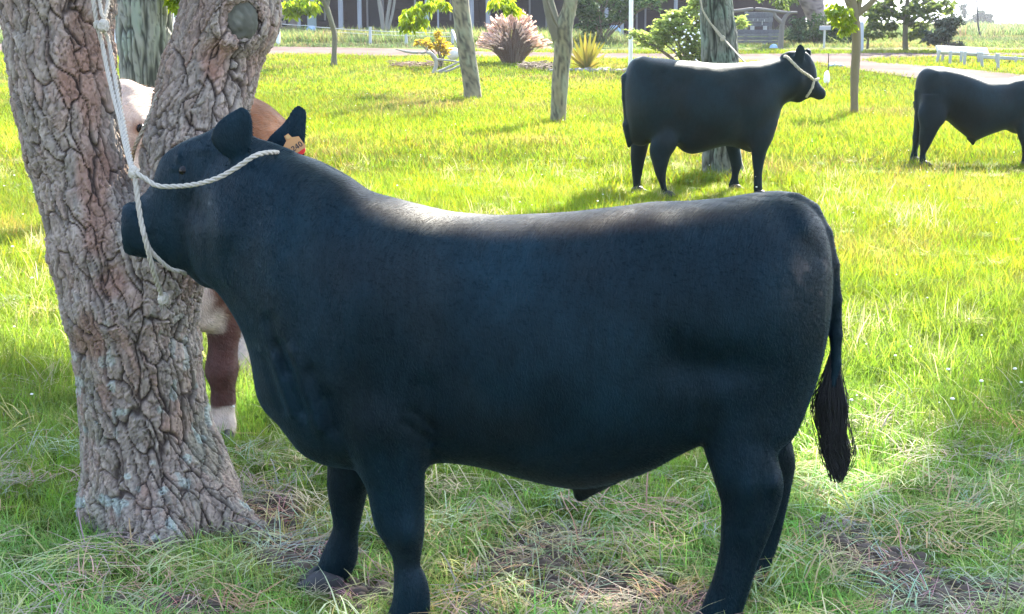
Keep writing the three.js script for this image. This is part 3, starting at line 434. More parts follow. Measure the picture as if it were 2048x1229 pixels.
// ---------------------------------------------------------------- foliage and trees
const leafMat = new THREE.MeshPhysicalMaterial({ vertexColors: true, transmission: 0.6, thickness: 0, roughness: 1, side: THREE.DoubleSide, specularIntensity: 0.3 });
const dullLeafMat = new THREE.MeshPhysicalMaterial({ vertexColors: true, transmission: 0.25, thickness: 0, roughness: 0.9, side: THREE.DoubleSide, specularIntensity: 0.4 });
function leavesGeo(points, r, { len = 0.1, wid = 0.05, droop = 0.5, a = [0.08, 0.13, 0.02], b = [0.13, 0.17, 0.02], tipUp = 0 }) {
  const pos = [], col = [], idx = []; let n = 0;
  for (const q of points) {
    const az = r() * 6.283, dir = V(Math.cos(az), -droop + (r() - 0.5) * 0.9 + tipUp, Math.sin(az)).normalize(), side = dir.clone().cross(V(r() - 0.5, r() - 0.2, r() - 0.5)).normalize(), up = side.clone().cross(dir), L = len * (0.6 + r() * 0.8), W = wid * (0.6 + r() * 0.8), f = 0.25 * W;
    const put = (t, s, u) => { const p = q.clone().addScaledVector(dir, L * t).addScaledVector(side, s).addScaledVector(up, u); pos.push(p.x, p.y, p.z); };
    put(0, 0, 0); put(0.45, W * 0.5, f); put(0.45, -W * 0.5, f); put(1, 0, -0.1 * L);
    const k = 0.75 + r() * 0.5, m = r(); for (let i = 0; i < 4; i++) col.push(lerp(a[0], b[0], m) * k, lerp(a[1], b[1], m) * k, lerp(a[2], b[2], m) * k);
    idx.push(n, n + 1, n + 3, n, n + 3, n + 2); n += 4;
  }
  return meshFrom(pos, idx, col);
}
function clumped(r, n, clumps, centre, rad, spread, keep) { // points in leaf clumps through an ellipsoid
  const out = [], cs = []; let guard = 0;
  while (cs.length < clumps && guard++ < clumps * 30) { const p = V(r() * 2 - 1, r() * 2 - 1, r() * 2 - 1); if (p.length() > 1 || p.length() < 0.25 * r()) continue; p.multiply(rad).add(centre); if (!keep || keep(p, r)) cs.push(p); }
  if (!cs.length) return out;
  for (let i = 0; i < n; i++) { const c = cs[Math.floor(r() * cs.length)], g = () => (r() + r() + r() - 1.5) * spread * 1.2; const p = V(c.x + g(), c.y + g() * 0.8, c.z + g()); if (!keep || keep(p, r)) out.push(p); }
  return out;
}
const barkPlain = new THREE.MeshStandardMaterial({ vertexColors: true, roughness: 0.92, bumpMap: TX.wood, bumpScale: 0.01 });
const trunkTone = (lo, hi, crack, lichen) => (q, k) => { const n = 0.6 * fbm(q.x * 14, q.y * 8, q.z * 14, 3) + 0.4 * fbm(q.x * 40, q.y * 30, q.z * 40, 2), m = smooth(0.48, 0.66, fbm(q.x * 7 + 9, q.y * 4, q.z * 7, 3)) * (lichen ? 1 : 0); return [0, 1, 2].map((i) => { let c = lerp(lo[i], hi[i], n); c = lerp(c, lichen ? lichen[i] : c, m * 0.6); return lerp(crack[i], c, k); }); };
// sun shade on the foreground: the land on the photograph's shaded side of this line is under the trees
const shadeLine = [[-3000, 560], [-300, 620], [0, 760], [160, 820], [420, 890], [600, 910], [900, 880], [1400, 930], [1500, 980], [1690, 1090], [1800, 990], [1900, 880], [2048, 715], [2400, 560], [5000, 400]];
function shadesOnly(p, r) { // thins the unseen crowns to fit: does a clump here throw its shade where the ground is shaded (and not on the sunlit part)?
  const t = p.y / SUN.y, x = p.x - SUN.x * t, z = p.z - SUN.z * t; if (z > -2.9 && z < -2.1 && x > -0.98 && x < -0.3) return r() < 0.5; if (z > -4.0 && z < -3.2 && x > -2.6 && x < -1.8) return r() < 0.3; if (z > -3.15 && z < -2.5 && x > -2.4 && x < -1.75) return r() < 0.3; if (z > -2.4) return true;  // gaps cut in the crowns so sun reaches bull back, calf head and stem
  const [px, py] = toPix(x, 0, z), l = yAt(shadeLine, px);
  if (py > l + 25) return true;
  if (py > l - 30) return r() < 0.35;
  if (px > 1330 && px < 1570 && py > 395 && py < 470) return r() < 0.8;
  if (px > 1990 && py > 380 && py < 480) return r() < 0.5;
  if (px < 90 && py > 150 && py < 250) return r() < 0.6;
  return r() < 0.012;
}
{ // -------- forked tree, foreground left: bark built as relief on two stems
  const root = base('forked_tree', G(300, 1060).setY(0), 'large forked tree at the left with deeply cracked grey bark and ropes on it', 'tree'), D = 4.62;
  const stem = (L, f) => L.map(([x, y, w]) => [P(x, y, D + f(y)), w * (D + f(y)) / F]);
  const lean = (y) => -0.06 * smooth(900, 450, y);
  const A = stem([[96, -160, 112], [108, -60, 110], [114, 0, 107], [126, 100, 101], [137, 200, 100], [149, 300, 93], [172, 400, 95], [212, 500, 116], [256, 600, 132], [276, 700, 127], [284, 800, 127], [296, 900, 130], [312, 1000, 142], [318, 1085, 160]], lean);
  const B = stem([[478, -160, 92], [466, -60, 90], [457, 0, 88], [442, 70, 88], [418, 150, 89], [398, 220, 93], [379, 300, 91], [362, 400, 84], [318, 500, 110], [296, 600, 112]], (y) => lean(y) + 0.10 * smooth(500, 0, y));
  const roots = [[P(345, 960, D - 0.05), P(505, 1075, 4.47), 0.13, 0.05], [P(300, 960, D), P(330, 1085, 4.36), 0.14, 0.07], [P(255, 960, D), P(205, 1020, 4.56), 0.13, 0.06], [P(400, 900, D), P(440, 1010, 4.66), 0.05, 0.08]];
  const knot = P(487, 40, D - 0.05);
  const field = (x, y, z) => {
    let a = 1, b = 1;
    for (let i = 1; i < A.length; i++) a = smin(a, cone(x, y, z, A[i - 1][0], A[i][0], A[i - 1][1], A[i][1]), 0.03);
    for (let i = 1; i < B.length; i++) b = smin(b, cone(x, y, z, B[i - 1][0], B[i][0], B[i - 1][1], B[i][1]), 0.03);
    let d = smin(a, b, 0.03); if (y < 0.55) for (const [p, q, r, s] of roots) d = smin(d, cone(x, y, z, p, q, r, s), 0.10);
    const kq = Math.hypot(x - knot.x, y - knot.y); d -= 0.032 * Math.exp(-(((kq - 0.072) / 0.028) ** 2)) - 0.0; return d + (fbm(x * 4, y * 3, z * 4 + 5, 2) - 0.5) * 0.05;
  };
  const { pos, idx } = surfaceNets(field, [-2.05, -0.06, -5.05], [-0.6, 2.1, -4.2], 0.0042);
  let g = meshFrom(pos, idx); const nn = g.attributes.normal, col = [], tuv = [], R1 = [[168, 130, 42, 150], [190, 460, 40, 70], [215, 570, 35, 40], [430, 120, 30, 40], [190, 360, 35, 70], [140, 170, 30, 60], [175, 680, 30, 50]];
  for (let i = 0; i < pos.length; i += 3) {
    const x = pos[i], y = pos[i + 1], z = pos[i + 2], [px, py] = toPix(x, y, z), sh = px > 300 && py < 520 ? (y - 0.9) * -0.34 : (y - 0.6) * 0.22;
    const u = (x + sh) + (noise(y * 4, x * 5, z * 5) - 0.5) * 0.05 + (noise(y * 14, x * 12, z * 12) - 0.5) * 0.026 + (noise(y * 45, x * 45, z * 45) - 0.5) * 0.012, w = z + (noise(y * 4 + 40, x * 5, z * 5) - 0.5) * 0.05, v = y + (noise(x * 14, y * 4, z * 14) - 0.5) * 0.12 + (noise(x * 40, y * 20, z * 40) - 0.5) * 0.03, sc = 1.15 + 0.35 * smooth(0.9, 0.2, y);
    const lowv = smooth(0.75, 0.25, y), [f1, f2, id] = worley(u * 21, v * lerp(5.0, 6.0, lowv), w * 21), e = f2 - f1, [g1, g2, id2] = worley(u * 48, v * 15, w * 48), e2 = g2 - g1, [h1, h2, id3] = worley(u * 85, v * 36, w * 85), e3 = h2 - h1, wide = noise(x * 9, y * 6, z * 9 + 8);
    const plate = smooth(0.0, lerp(0.045, 0.085, wide), e), chip = smooth(0.0, 0.09, e2), fine = 0.5 * fbm(x * 70, y * 16, z * 70, 3) + 0.5 * fbm(x * 170, y * 110, z * 170, 2);
    let red = 0; for (const [cx, cy, rx, ry] of R1) red = Math.max(red, smooth(1.25, 0.6, Math.hypot((px - cx) / rx, (py - cy) / ry) + (noise(x * 22, y * 9, z * 22) - 0.5) * 0.8));
    const disp = -0.016 * (1 - plate) + (id - 0.5) * 0.007 * plate - 0.006 * (1 - chip) * plate + (id2 - 0.5) * 0.0055 * plate + (id3 - 0.5) * 0.004 * plate - 0.003 * (1 - smooth(0, 0.15, e3)) + (fine - 0.5) * 0.010 - red * 0.005;
    pos[i] += nn.array[i] * disp; pos[i + 1] += nn.array[i + 1] * disp; pos[i + 2] += nn.array[i + 2] * disp;
    const pal = [[0.285, 0.222, 0.178], [0.255, 0.205, 0.165], [0.31, 0.24, 0.19], [0.275, 0.185, 0.14], [0.24, 0.20, 0.16], [0.29, 0.245, 0.20]], c0 = pal[Math.floor(id * 5.99)], c1 = pal[Math.floor(id2 * 5.99)];
    let c = c0.map((q, k) => lerp(q, c1[k], 0.45) * lerp(0.75, 1.25, id3)); c = c.map((q, k) => lerp(q, [0.26, 0.135, 0.09][k], red * 0.7));
    const low = smooth(0.75, 0.2, y), moss = smooth(0.5, 0.66, fbm(x * 9 + 3, y * 9, z * 9, 3)) * (0.25 + 0.6 * low); c = c.map((q, k) => lerp(q, [0.20, 0.225, 0.155][k], moss * 0.45));
    const lich = smooth(0.72, 0.8, noise(x * 28 + 11, y * 24, z * 28)) * smooth(0.95, 0.35, y); c = c.map((q, k) => lerp(q, [0.38, 0.47, 0.42][k], lich * 0.5));
    const pocket = plate * lerp(0.5, 1, chip), tone = lerp(0.5, 1.5, fine); c = c.map((q, k) => lerp([0.055, 0.039, 0.032][k], q * tone, pocket)); col.push(...c); tuv.push((x + z * 0.7) * 5, y * 2.2);
  }
  g = meshFrom(pos, idx, col, tuv); mesh('trunk', local(g, root), new THREE.MeshStandardMaterial({ vertexColors: true, roughness: 0.95, bumpMap: TX.fur, bumpScale: 0.004 }), root);
  { // sawn-off branch scar
    let z = -4.15; while (field(knot.x, knot.y, z) > 0.004 && z > -5.2) z -= 0.002; const s = new THREE.SphereGeometry(1, 40, 24), p = s.attributes.position, cc = [];
    for (let i = 0; i < p.count; i++) { const x = p.getX(i), y = p.getY(i), zz = p.getZ(i), n = fbm(x * 5, y * 5, zz * 5, 3); p.setXYZ(i, x * 0.052 * (0.9 + 0.2 * n), y * 0.064 * (0.9 + 0.2 * n), zz * (0.022 + 0.016 * n)); const c = Math.hypot(x + 0.1, y - 0.1) < 0.3 ? 1.5 : 1; cc.push(lerp(0.06, 0.13, n) * c, lerp(0.062, 0.12, n) * c, lerp(0.045, 0.09, n) * c); }
    s.setAttribute('color', new THREE.Float32BufferAttribute(cc, 3)); s.computeVertexNormals(); s.translate(knot.x, knot.y, z - 0.004); mesh('branch_scar', local(s, root), new THREE.MeshStandardMaterial({ vertexColors: true, roughness: 0.95 }), root).userData.label = 'grey green round scar of a lost branch';
  }
  const r = rng(21), bk = trunkTone([0.2, 0.18, 0.16], [0.3, 0.26, 0.24], [0.06, 0.045, 0.04]);
  const up = [[A[0][0], V(-1.75, 3.4, -4.9), V(-2.3, 5.2, -5.3), 0.16], [B[0][0], V(-0.4, 3.3, -5.1), V(0.5, 5.2, -5.9), 0.14]];
  for (const [a, b, c, w] of up) mesh('limb', local(limb([a.clone().setY(a.y - 0.1), b, c], [w * 1.0, w * 0.8, w * 0.3], { furrow: 0.012, colors: bk }), root), barkPlain, root);
  mesh('crown', local(leavesGeo(clumped(r, 9000, 260, V(-0.8, 5.6, -5.4), V(3.6, 1.7, 3.6), 0.35, shadesOnly), r, { len: 0.14, wid: 0.07 }), root), leafMat, root);  // unseen crown, its leaves kept only where their shade is wanted
}
function tree(name, label, group, d, outline, o = {}) { // outline: centre x, y, half width in pixels from the root up
  const low = outline[0], b = P(low[0], low[1], d), root = base(name, V(b.x, gh(b.x, -d), -d), label, 'tree', group), k = d / F;
  const pts = outline.map(([x, y, w, dd]) => [P(x, y, d + (dd ?? 0)), w * k]); pts.unshift([pts[0][0].clone().setY(gh(b.x, -d) - 0.15), pts[0][1] * 1.12]);
  mesh('trunk', local(limb(pts.map((p) => p[0]), pts.map((p) => p[1]), { seg: o.seg ?? 18, rings: o.rings ?? 50, furrow: o.furrow ?? 0, scale: o.scale ?? 12, seed: d * 7, colors: o.tone ?? trunkTone([0.13, 0.115, 0.065], [0.30, 0.265, 0.17], [0.05, 0.045, 0.035], [0.22, 0.25, 0.17]) }), root), barkPlain, root);
  for (const br of o.limbs ?? []) { const q = br.map(([x, y, w, dd]) => [P(x, y, d + (dd ?? 0)), w * k]); mesh('limb', local(limb(q.map((p) => p[0]), q.map((p) => p[1]), { seg: 10, rings: 16, colors: o.tone ?? trunkTone([0.16, 0.145, 0.11], [0.26, 0.235, 0.18], [0.05, 0.045, 0.035], [0.22, 0.25, 0.17]) }), root), barkPlain, root); }
  const r = rng(Math.round(d * 100) + low[0]); let pts2 = [];
  for (const [x, y, rx, ry, n, dd, cl] of o.sprays ?? []) pts2 = pts2.concat(clumped(r, n, cl ?? 8, P(x, y, d + (dd ?? 0)), V(rx * k, ry * k, Math.min(rx * k, o.thick ?? 0.5)), (o.spread ?? 6) * k));
  if (o.crown) { const [cx, cy, cz, rx, ry, rz, n, cl] = o.crown; pts2 = pts2.concat(clumped(r, n, cl ?? 90, V(b.x + cx, root.position.y + cy, -d + cz), V(rx, ry, rz), o.clump ?? 0.35, o.keep)); }
  if (pts2.length) mesh('crown', local(leavesGeo(pts2, r, { len: o.len ?? 0.15, wid: o.wid ?? 0.06, droop: o.droop ?? 0.7, a: o.a, b: o.b }), root), o.mat ?? leafMat, root);
  return root;
}
const sunny = { a: [0.20, 0.31, 0.012], b: [0.32, 0.38, 0.012] }, dark = { a: [0.03, 0.065, 0.03], b: [0.06, 0.10, 0.035], mat: dullLeafMat };
tree('shade_tree', 'thick grey green trunk behind the forked tree, above the calf head', 'tree', 12, [[292, 440, 56], [292, 300, 52], [294, 200, 51], [290, 100, 53], [286, 0, 57], [280, -160, 58], [270, -500, 52], [262, -900, 40]], { seg: 150, rings: 260, furrow: 0.018, scale: 34, tone: trunkTone([0.15, 0.15, 0.125], [0.31, 0.30, 0.26], [0.04, 0.04, 0.034], [0.22, 0.27, 0.22]), crown: [0.6, 6.4, 0, 3.6, 1.9, 3.6, 9000, 240], keep: shadesOnly, len: 0.10, wid: 0.05, sprays: [[350, 2, 10, 18, 60, -0.2], [364, 8, 8, 12, 36, -0.2]], ...sunny }).userData.group = undefined;  // crown above the view is cut to the wanted shade
tree('shade_tree', 'thick dark barked trunk behind the haltered cow, its rope tied round it', null, 15.6, [[1446, 352, 44], [1443, 300, 38], [1440, 200, 38], [1440, 120, 38], [1437, 60, 35], [1432, 0, 33], [1426, -150, 33], [1420, -500, 30], [1420, -900, 24]], { seg: 130, rings: 260, furrow: 0.018, scale: 30, tone: trunkTone([0.10, 0.105, 0.09], [0.22, 0.225, 0.195], [0.025, 0.027, 0.024], [0.17, 0.23, 0.19]), crown: [1.2, 7.6, 2.6, 6.2, 2.4, 6.4, 42000, 1400], keep: shadesOnly, clump: 0.34, len: 0.17, wid: 0.09, sprays: [], ...sunny });  // big out-of-view crown, shaped to throw the foreground shade
for (const o of scene.children) if (o.userData.group === undefined) delete o.userData.group;
tree('young_tree', 'pale leaning trunk left of the fountain grass clump', 'small trees in the pasture', 29.5, [[946, 200, 18], [942, 160, 17], [934, 110, 17], [926, 50, 17], [920, 0, 17], [916, -60, 16], [914, -200, 12]], { seg: 26, rings: 60, furrow: 0.004, scale: 26, crown: [0, 4.6, 0, 2.2, 1.4, 2.2, 700, 60], sprays: [[832, 28, 36, 26, 240, 1.5, 16], [868, 6, 26, 12, 110, 1.5, 8], [812, 44, 14, 14, 60, 1.5, 4], [1012, 4, 26, 12, 120, 1, 9], [1022, 18, 14, 8, 40, 1, 4]], len: 0.19, wid: 0.075, droop: 1.2, spread: 7, ...sunny });
tree('young_tree', 'forked trunk between the fountain grass clump and the spiky plant', 'small trees in the pasture', 24, [[1116, 250, 16], [1118, 200, 16], [1122, 140, 17], [1127, 90, 18], [1126, 60, 19], [1138, 20, 14], [1146, -20, 13], [1160, -120, 10]], { seg: 26, rings: 60, furrow: 0.004, scale: 26, limbs: [[[1120, 76, 16], [1106, 40, 13], [1096, 0, 11], [1084, -60, 9]], [[1116, 54, 3, -0.25], [1104, 30, 3, -0.35], [1092, -4, 3, -0.4]]], crown: [0, 4.6, 0, 2.4, 1.4, 2.2, 600, 60], len: 0.18, wid: 0.07, ...sunny });
tree('young_tree', 'slim yellowish trunk right of the cow head', 'small trees in the pasture', 25.4, [[1710, 240, 8], [1709, 200, 7.5], [1710, 150, 8.5], [1713, 100, 9], [1712, 50, 9], [1706, 10, 9], [1694, -40, 6]], { seg: 18, rings: 50, limbs: [[[1712, 34, 7], [1698, 8, 6], [1684, -30, 5]], [[1714, 30, 7], [1740, 8, 6], [1766, -20, 5]], [[1716, 24, 6], [1722, -10, 5], [1728, -60, 4]]], sprays: [[1680, 30, 22, 26, 300, -0.3, 18], [1664, 16, 14, 12, 100, -0.3, 6], [1694, 50, 14, 14, 110, -0.3, 6], [1720, -8, 30, 8, 60, 0.2, 5]], crown: [0.1, 3.8, 0, 1.5, 1.1, 1.5, 350, 40], len: 0.115, wid: 0.05, droop: 1.0, spread: 5, ...sunny, tone: trunkTone([0.20, 0.165, 0.09], [0.29, 0.24, 0.14], [0.08, 0.06, 0.04]) });
tree('sapling', 'thin crooked sapling in front of the road, left of the shrubs', null, 41, [[668, 134, 7], [668, 110, 5], [669, 80, 5], [668, 66, 5], [664, 50, 5], [658, 30, 5], [652, 12, 5.5], [644, -8, 5], [636, -60, 4]], { seg: 12, rings: 40, limbs: [[[653, 12, 4.5], [657, -2, 4], [664, -40, 3]]], sprays: [[590, 8, 40, 14, 240, -0.5, 18], [572, 16, 20, 12, 90, -0.5, 6], [618, 6, 16, 10, 60, -0.5, 5]], crown: [-0.6, 3.1, 0, 1.7, 0.9, 1.4, 300, 30], len: 0.24, wid: 0.10, droop: 1.0, spread: 6, ...sunny });
for (const o of scene.children) if (o.userData.group == null) delete o.userData.group;
function shrub(name, label, cat, d, by, clumps, o) { // a bush grown from several leafy lobes, with stems from the ground
  const cx = clumps[0][0], b = P(cx, by, d), root = base(name, V(b.x, gh(b.x, -d), -d), label, cat), k = d / F, r = rng(Math.round(cx * 3 + d)), stems = []; let pts = [];
  for (const [x, y, rx, ry, n, cl] of clumps) { pts = pts.concat(clumped(r, n, cl ?? 20, P(x, y, d), V(rx * k, ry * k, rx * k * 0.8), (o.spread ?? 5) * k)); for (let i = 0; i < (o.stems ?? 3); i++) { const t = P(x + (r() - 0.5) * rx, y + (r() - 0.3) * ry * 0.6, d + (r() - 0.5) * 0.4), s = V(b.x + (r() - 0.5) * 0.3 * rx * k, root.position.y - 0.05, -d + (r() - 0.5) * 0.3); stems.push(new THREE.TubeGeometry(new THREE.CatmullRomCurve3([s, s.clone().lerp(t, 0.5).add(V((r() - 0.5) * 0.2, 0.1, 0)), t]), 8, (o.stemR ?? 1.2) * k, 6)); } }
  mesh('stem', local(mergeGeometries(stems), root), o.stemMat ?? std(0.13, 0.10, 0.07), root);
  mesh('crown', local(leavesGeo(pts, r, o), root), o.mat ?? leafMat, root); return root;
}
// background greenery
shrub('tree', 'dark green bushy tree in front of the long building, beside the white pole', 'tree', 53, 76, [[1200, 12, 62, 30, 1500, 40], [1180, 40, 30, 24, 600, 18], [1250, 22, 26, 18, 300, 12], [1160, 10, 30, 20, 400, 14], [1300, 4, 40, 12, 300, 12], [1215, -40, 110, 40, 900, 40]], { ...dark, a: [0.04, 0.085, 0.035], b: [0.08, 0.13, 0.035], len: 0.16, wid: 0.08, droop: 0.4, spread: 7 });
const ole = shrub('flowering_shrub', 'tall light green shrub dotted with white flowers, left of the tied trunk', 'shrub', 39, 128, [[1375, 48, 40, 38, 2200, 54], [1395, 98, 34, 28, 1500, 34], [1340, 58, 36, 28, 1200, 28], [1290, 80, 16, 18, 260, 8], [1275, 72, 12, 12, 120, 5], [1405, 10, 24, 26, 500, 12], [1320, 84, 30, 14, 240, 8], [1478, 44, 11, 13, 160, 6]], { a: [0.22, 0.31, 0.06], b: [0.36, 0.42, 0.10], len: 0.15, wid: 0.055, droop: 0.1, spread: 7 });
{ const r = rng(77), k = 39 / F, q = []; for (let i = 0; i < 55; i++) { const p = P(1385 + (r() + r() - 1) * 60, 70 + (r() + r() - 1) * 55, 38.4 - r() * 0.5); q.push(new THREE.IcosahedronGeometry(0.018 + r() * 0.022, 0).scale(1, 0.8, 1).translate(p.x, p.y, p.z)); } const m = mesh('flowers', local(mergeGeometries(q), ole), std(0.8, 0.78, 0.74), ole); m.userData.kind = 'stuff'; }
shrub('ivy_thicket', 'dark green thicket behind the white sign, right of the log frame', 'bush', 53, 106, [[1620, 80, 46, 34, 1800, 50], [1680, 88, 44, 26, 1300, 40], [1600, 60, 24, 30, 600, 20], [1690, 60, 30, 22, 500, 16], [1650, 44, 40, 20, 500, 16]], { ...dark, a: [0.035, 0.075, 0.03], b: [0.08, 0.12, 0.035], len: 0.14, wid: 0.08, spread: 7 });
tree('tree', 'broad purplish trunk rising out of the thicket behind the sign', null, 54.5, [[1640, 104, 14], [1640, 60, 15], [1632, 30, 19], [1624, 0, 24], [1620, -60, 24], [1620, -200, 20]], { seg: 24, rings: 50, furrow: 0.03, scale: 10, tone: trunkTone([0.20, 0.16, 0.16], [0.32, 0.26, 0.25], [0.10, 0.08, 0.08]), crown: [0, 5, 0, 5, 1.6, 2, 1200, 80], sprays: [[1570, 2, 26, 12, 120, -1, 8], [1545, -4, 40, 10, 140, 0, 8]], a: [0.07, 0.12, 0.02], b: [0.13, 0.17, 0.03], len: 0.2, wid: 0.1 });
tree('tree', 'open crowned tree by the road, left of the round dark bush', null, 48.5, [[1812, 106, 6], [1811, 80, 5.5], [1811, 60, 5], [1812, 30, 5], [1816, 0, 4.5], [1820, -80, 4]], { seg: 12, rings: 30, limbs: [[[1812, 50, 4], [1850, 25, 3], [1890, 10, 2]], [[1811, 40, 4], [1780, 18, 3], [1750, 0, 2]], [[1813, 28, 4], [1860, 0, 3], [1900, -10, 2]]], sprays: [[1765, 34, 40, 26, 480, 0.3, 26], [1800, 14, 60, 16, 520, 0.3, 26], [1850, 34, 40, 34, 480, -0.3, 26], [1740, 60, 22, 14, 130, 0.3, 7], [1775, 66, 22, 7, 60, 0.3, 4], [1890, 10, 26, 14, 160, 0, 9], [1836, 66, 16, 10, 140, -0.3, 6], [1815, -20, 90, 20, 500, 0, 20]], a: [0.06, 0.10, 0.03], b: [0.14, 0.18, 0.03], len: 0.2, wid: 0.11, droop: 0.5, spread: 6, thick: 1.2 });
shrub('bush', 'round dark bush on crooked stems beside the road, right of the open tree', 'bush', 47.5, 105, [[1885, 62, 30, 26, 900, 30], [1905, 46, 18, 16, 320, 12], [1868, 78, 22, 10, 220, 8], [1912, 86, 10, 6, 70, 4]], { ...dark, a: [0.045, 0.065, 0.045], b: [0.09, 0.105, 0.06], len: 0.16, wid: 0.08, spread: 6, stems: 4, stemR: 1.6, stemMat: std(0.07, 0.06, 0.055) });
for (const [i, [x, y0, y1, w, label]] of [[1962, 20, 58, 13, 'tallest of the three hazy trees far off on the horizon'], [1976, 30, 58, 9, 'rounded hazy tree at the right end of the far clump'], [1944, 40, 58, 7, 'small hazy tree at the left end of the far clump'], [1926, 2, 58, 6, 'thin hazy poplar left of the far clump']].entries()) {
  const d = 330, k = d / F, b = P(x, y1, d), root = base('far_tree', V(b.x, gh(b.x, -d), -d), label, 'tree', 'hazy trees on the horizon'), r = rng(300 + i), top = P(x, y0, d).y, hgt = top - root.position.y, sparse = i === 3 ? 0.3 : 1;
  mesh('trunk', local(limb([root.position.clone().setY(root.position.y - 0.3), V(b.x, root.position.y + hgt * 0.5, -d), V(b.x + 0.3, top - 0.4, -d)], [w * k * 0.16, w * k * 0.12, 0.05], { seg: 8, rings: 8, colors: () => [0.1, 0.09, 0.08] }), root), barkPlain, root);
  mesh('crown', local(leavesGeo(clumped(r, 900 * sparse, 36, V(b.x, root.position.y + hgt * 0.66, -d), V(w * k, hgt * 0.38, w * k), 0.5), r, { len: 0.6, wid: 0.4, a: [0.03, 0.055, 0.025], b: [0.06, 0.085, 0.035] }), root), dullLeafMat, root);
}
{ // a pale low line of woods at the horizon, left of the far clump and right of it
  const r = rng(91), pts = []; for (let i = 0; i < 5000; i++) { const x = (r() - 0.25) * 420 + 60, d = 640 + r() * 60; pts.push(V(x, gh(x, -d) + Math.pow(r(), 1.4) * (1.2 + 2.2 * noise(x * 0.06, 2, 2)), -d)); }
  tag(mesh('far_woods', leavesGeo(pts, r, { len: 1.4, wid: 1.0, a: [0.04, 0.06, 0.03], b: [0.07, 0.09, 0.04] }), dullLeafMat), 'low hazy line of woods on the horizon', 'woods', null, 'stuff');
}

// ---------------------------------------------------------------- garden things before the building
{ // fountain grass: many arching stalks, each ending in a pink plume
  const d = 42, b = P(1024, 126, d), root = base('fountain_grass', V(b.x, gh(b.x, -d), -d), 'big round clump of pink plumed fountain grass left of the forked young trunk', 'ornamental grass'), r = rng(15), k = d / F, plumes = [], blades = [];
  for (let i = 0; i < 420; i++) {
    const az = (r() < 0.5 ? 0 : Math.PI) + (r() + r() - 1) * 1.5, out = Math.pow(r(), 0.6), R = 72 * k * out * (0.85 + r() * 0.3), H = (100 - 62 * out * out) * k * (0.8 + r() * 0.35), c = V(Math.cos(az), 0, Math.sin(az) * 0.8), p0 = b.clone().setY(root.position.y).addScaledVector(c, 0.22 * r()), p1 = b.clone().setY(root.position.y + H * 0.72).addScaledVector(c, R * 0.55), p2 = b.clone().setY(root.position.y + H).addScaledVector(c, R);
    const cv = new THREE.CatmullRomCurve3([p0, p1, p2]); blades.push(new THREE.TubeGeometry(cv, 5, 0.008, 3));
    if (i < 260) { const q = [0, 0.33, 0.66, 1].map((t) => cv.getPoint(0.66 + 0.34 * t).add(V(0, -0.05 * t * t * out, 0))), tb = new THREE.TubeGeometry(new THREE.CatmullRomCurve3(q), 6, 0.021, 5), pp = tb.attributes.position; for (let n = 0; n < pp.count; n++) { const s = 1; pp.setXYZ(n, pp.getX(n) + (r() - 0.5) * 0.024, pp.getY(n) + (r() - 0.5) * 0.024, pp.getZ(n) + (r() - 0.5) * 0.024); } tb.computeVertexNormals(); plumes.push(tb); }
  }
  const bl = []; for (let i = 0; i < 500; i++) { const az = r() * 6.283, R = 0.55 * Math.sqrt(r()), H = 0.5 + r() * 0.45; const c = V(Math.cos(az) * R, 0, Math.sin(az) * R * 0.8), a = b.clone().setY(root.position.y).addScaledVector(c, 0.5), t = b.clone().setY(root.position.y + H * (1 - R * 0.5)).addScaledVector(c, 1.15); bl.push(new THREE.TubeGeometry(new THREE.CatmullRomCurve3([a, a.clone().lerp(t, 0.5).add(V(0, 0.05, 0)), t]), 4, 0.009, 3)); }
  mesh('stalks', local(mergeGeometries([...blades, ...bl]), root), new THREE.MeshPhysicalMaterial({ color: new THREE.Color().setRGB(0.26, 0.15, 0.09), transmission: 0.4, thickness: 0, roughness: 1, side: THREE.DoubleSide }), root).userData.kind = 'stuff';
  mesh('plumes', local(mergeGeometries(plumes), root), new THREE.MeshPhysicalMaterial({ color: new THREE.Color().setRGB(0.92, 0.70, 0.58), transmission: 0.5, thickness: 0, roughness: 1, side: THREE.DoubleSide }), root).userData.kind = 'stuff';
}
{ // strap-leaved plant
  const d = 39.5, b = P(1172, 128, d), root = base('spiky_plant', V(b.x, gh(b.x, -d), -d), 'yellow green sword leaved plant right of the forked young trunk', 'plant'), r = rng(33), k = d / F;
  const m = new THREE.MeshPhysicalMaterial({ vertexColors: true, transmission: 0.35, thickness: 0, roughness: 0.8, side: THREE.DoubleSide });
  for (let i = 0; i < 20; i++) {
    const a = (i / 19 - 0.5) * 2.5 + (r() - 0.5) * 0.15, L = (82 - 30 * Math.abs(a)) * k * (0.8 + r() * 0.3), az = (r() - 0.5) * 2, w = 8 * k, pos = [], idx = [], col = [], n = 6, br = i % 3 ? [0.22, 0.20, 0.02] : [0.38, 0.28, 0.04];
    for (let j = 0; j <= n; j++) { const t = j / n, x = Math.sin(a) * L * t, y = Math.cos(a) * L * t - 0.12 * L * t * t * Math.abs(a), z = Math.sin(az) * 0.35 * L * t, ww = w * Math.sin(Math.PI * (0.15 + 0.83 * t)); for (const s of [-1, 0, 1]) { pos.push(b.x + x + s * ww * 0.5, root.position.y + y, b.z + z + (s ? 0.01 : -0.01)); col.push(...br.map((c) => c * (0.8 + 0.4 * t))); } if (j) { const q = (j - 1) * 3; idx.push(q, q + 1, q + 3, q + 1, q + 4, q + 3, q + 1, q + 2, q + 4, q + 2, q + 5, q + 4); } }
    mesh('leaf', local(meshFrom(pos, idx, col), root), m, root);
  }
}
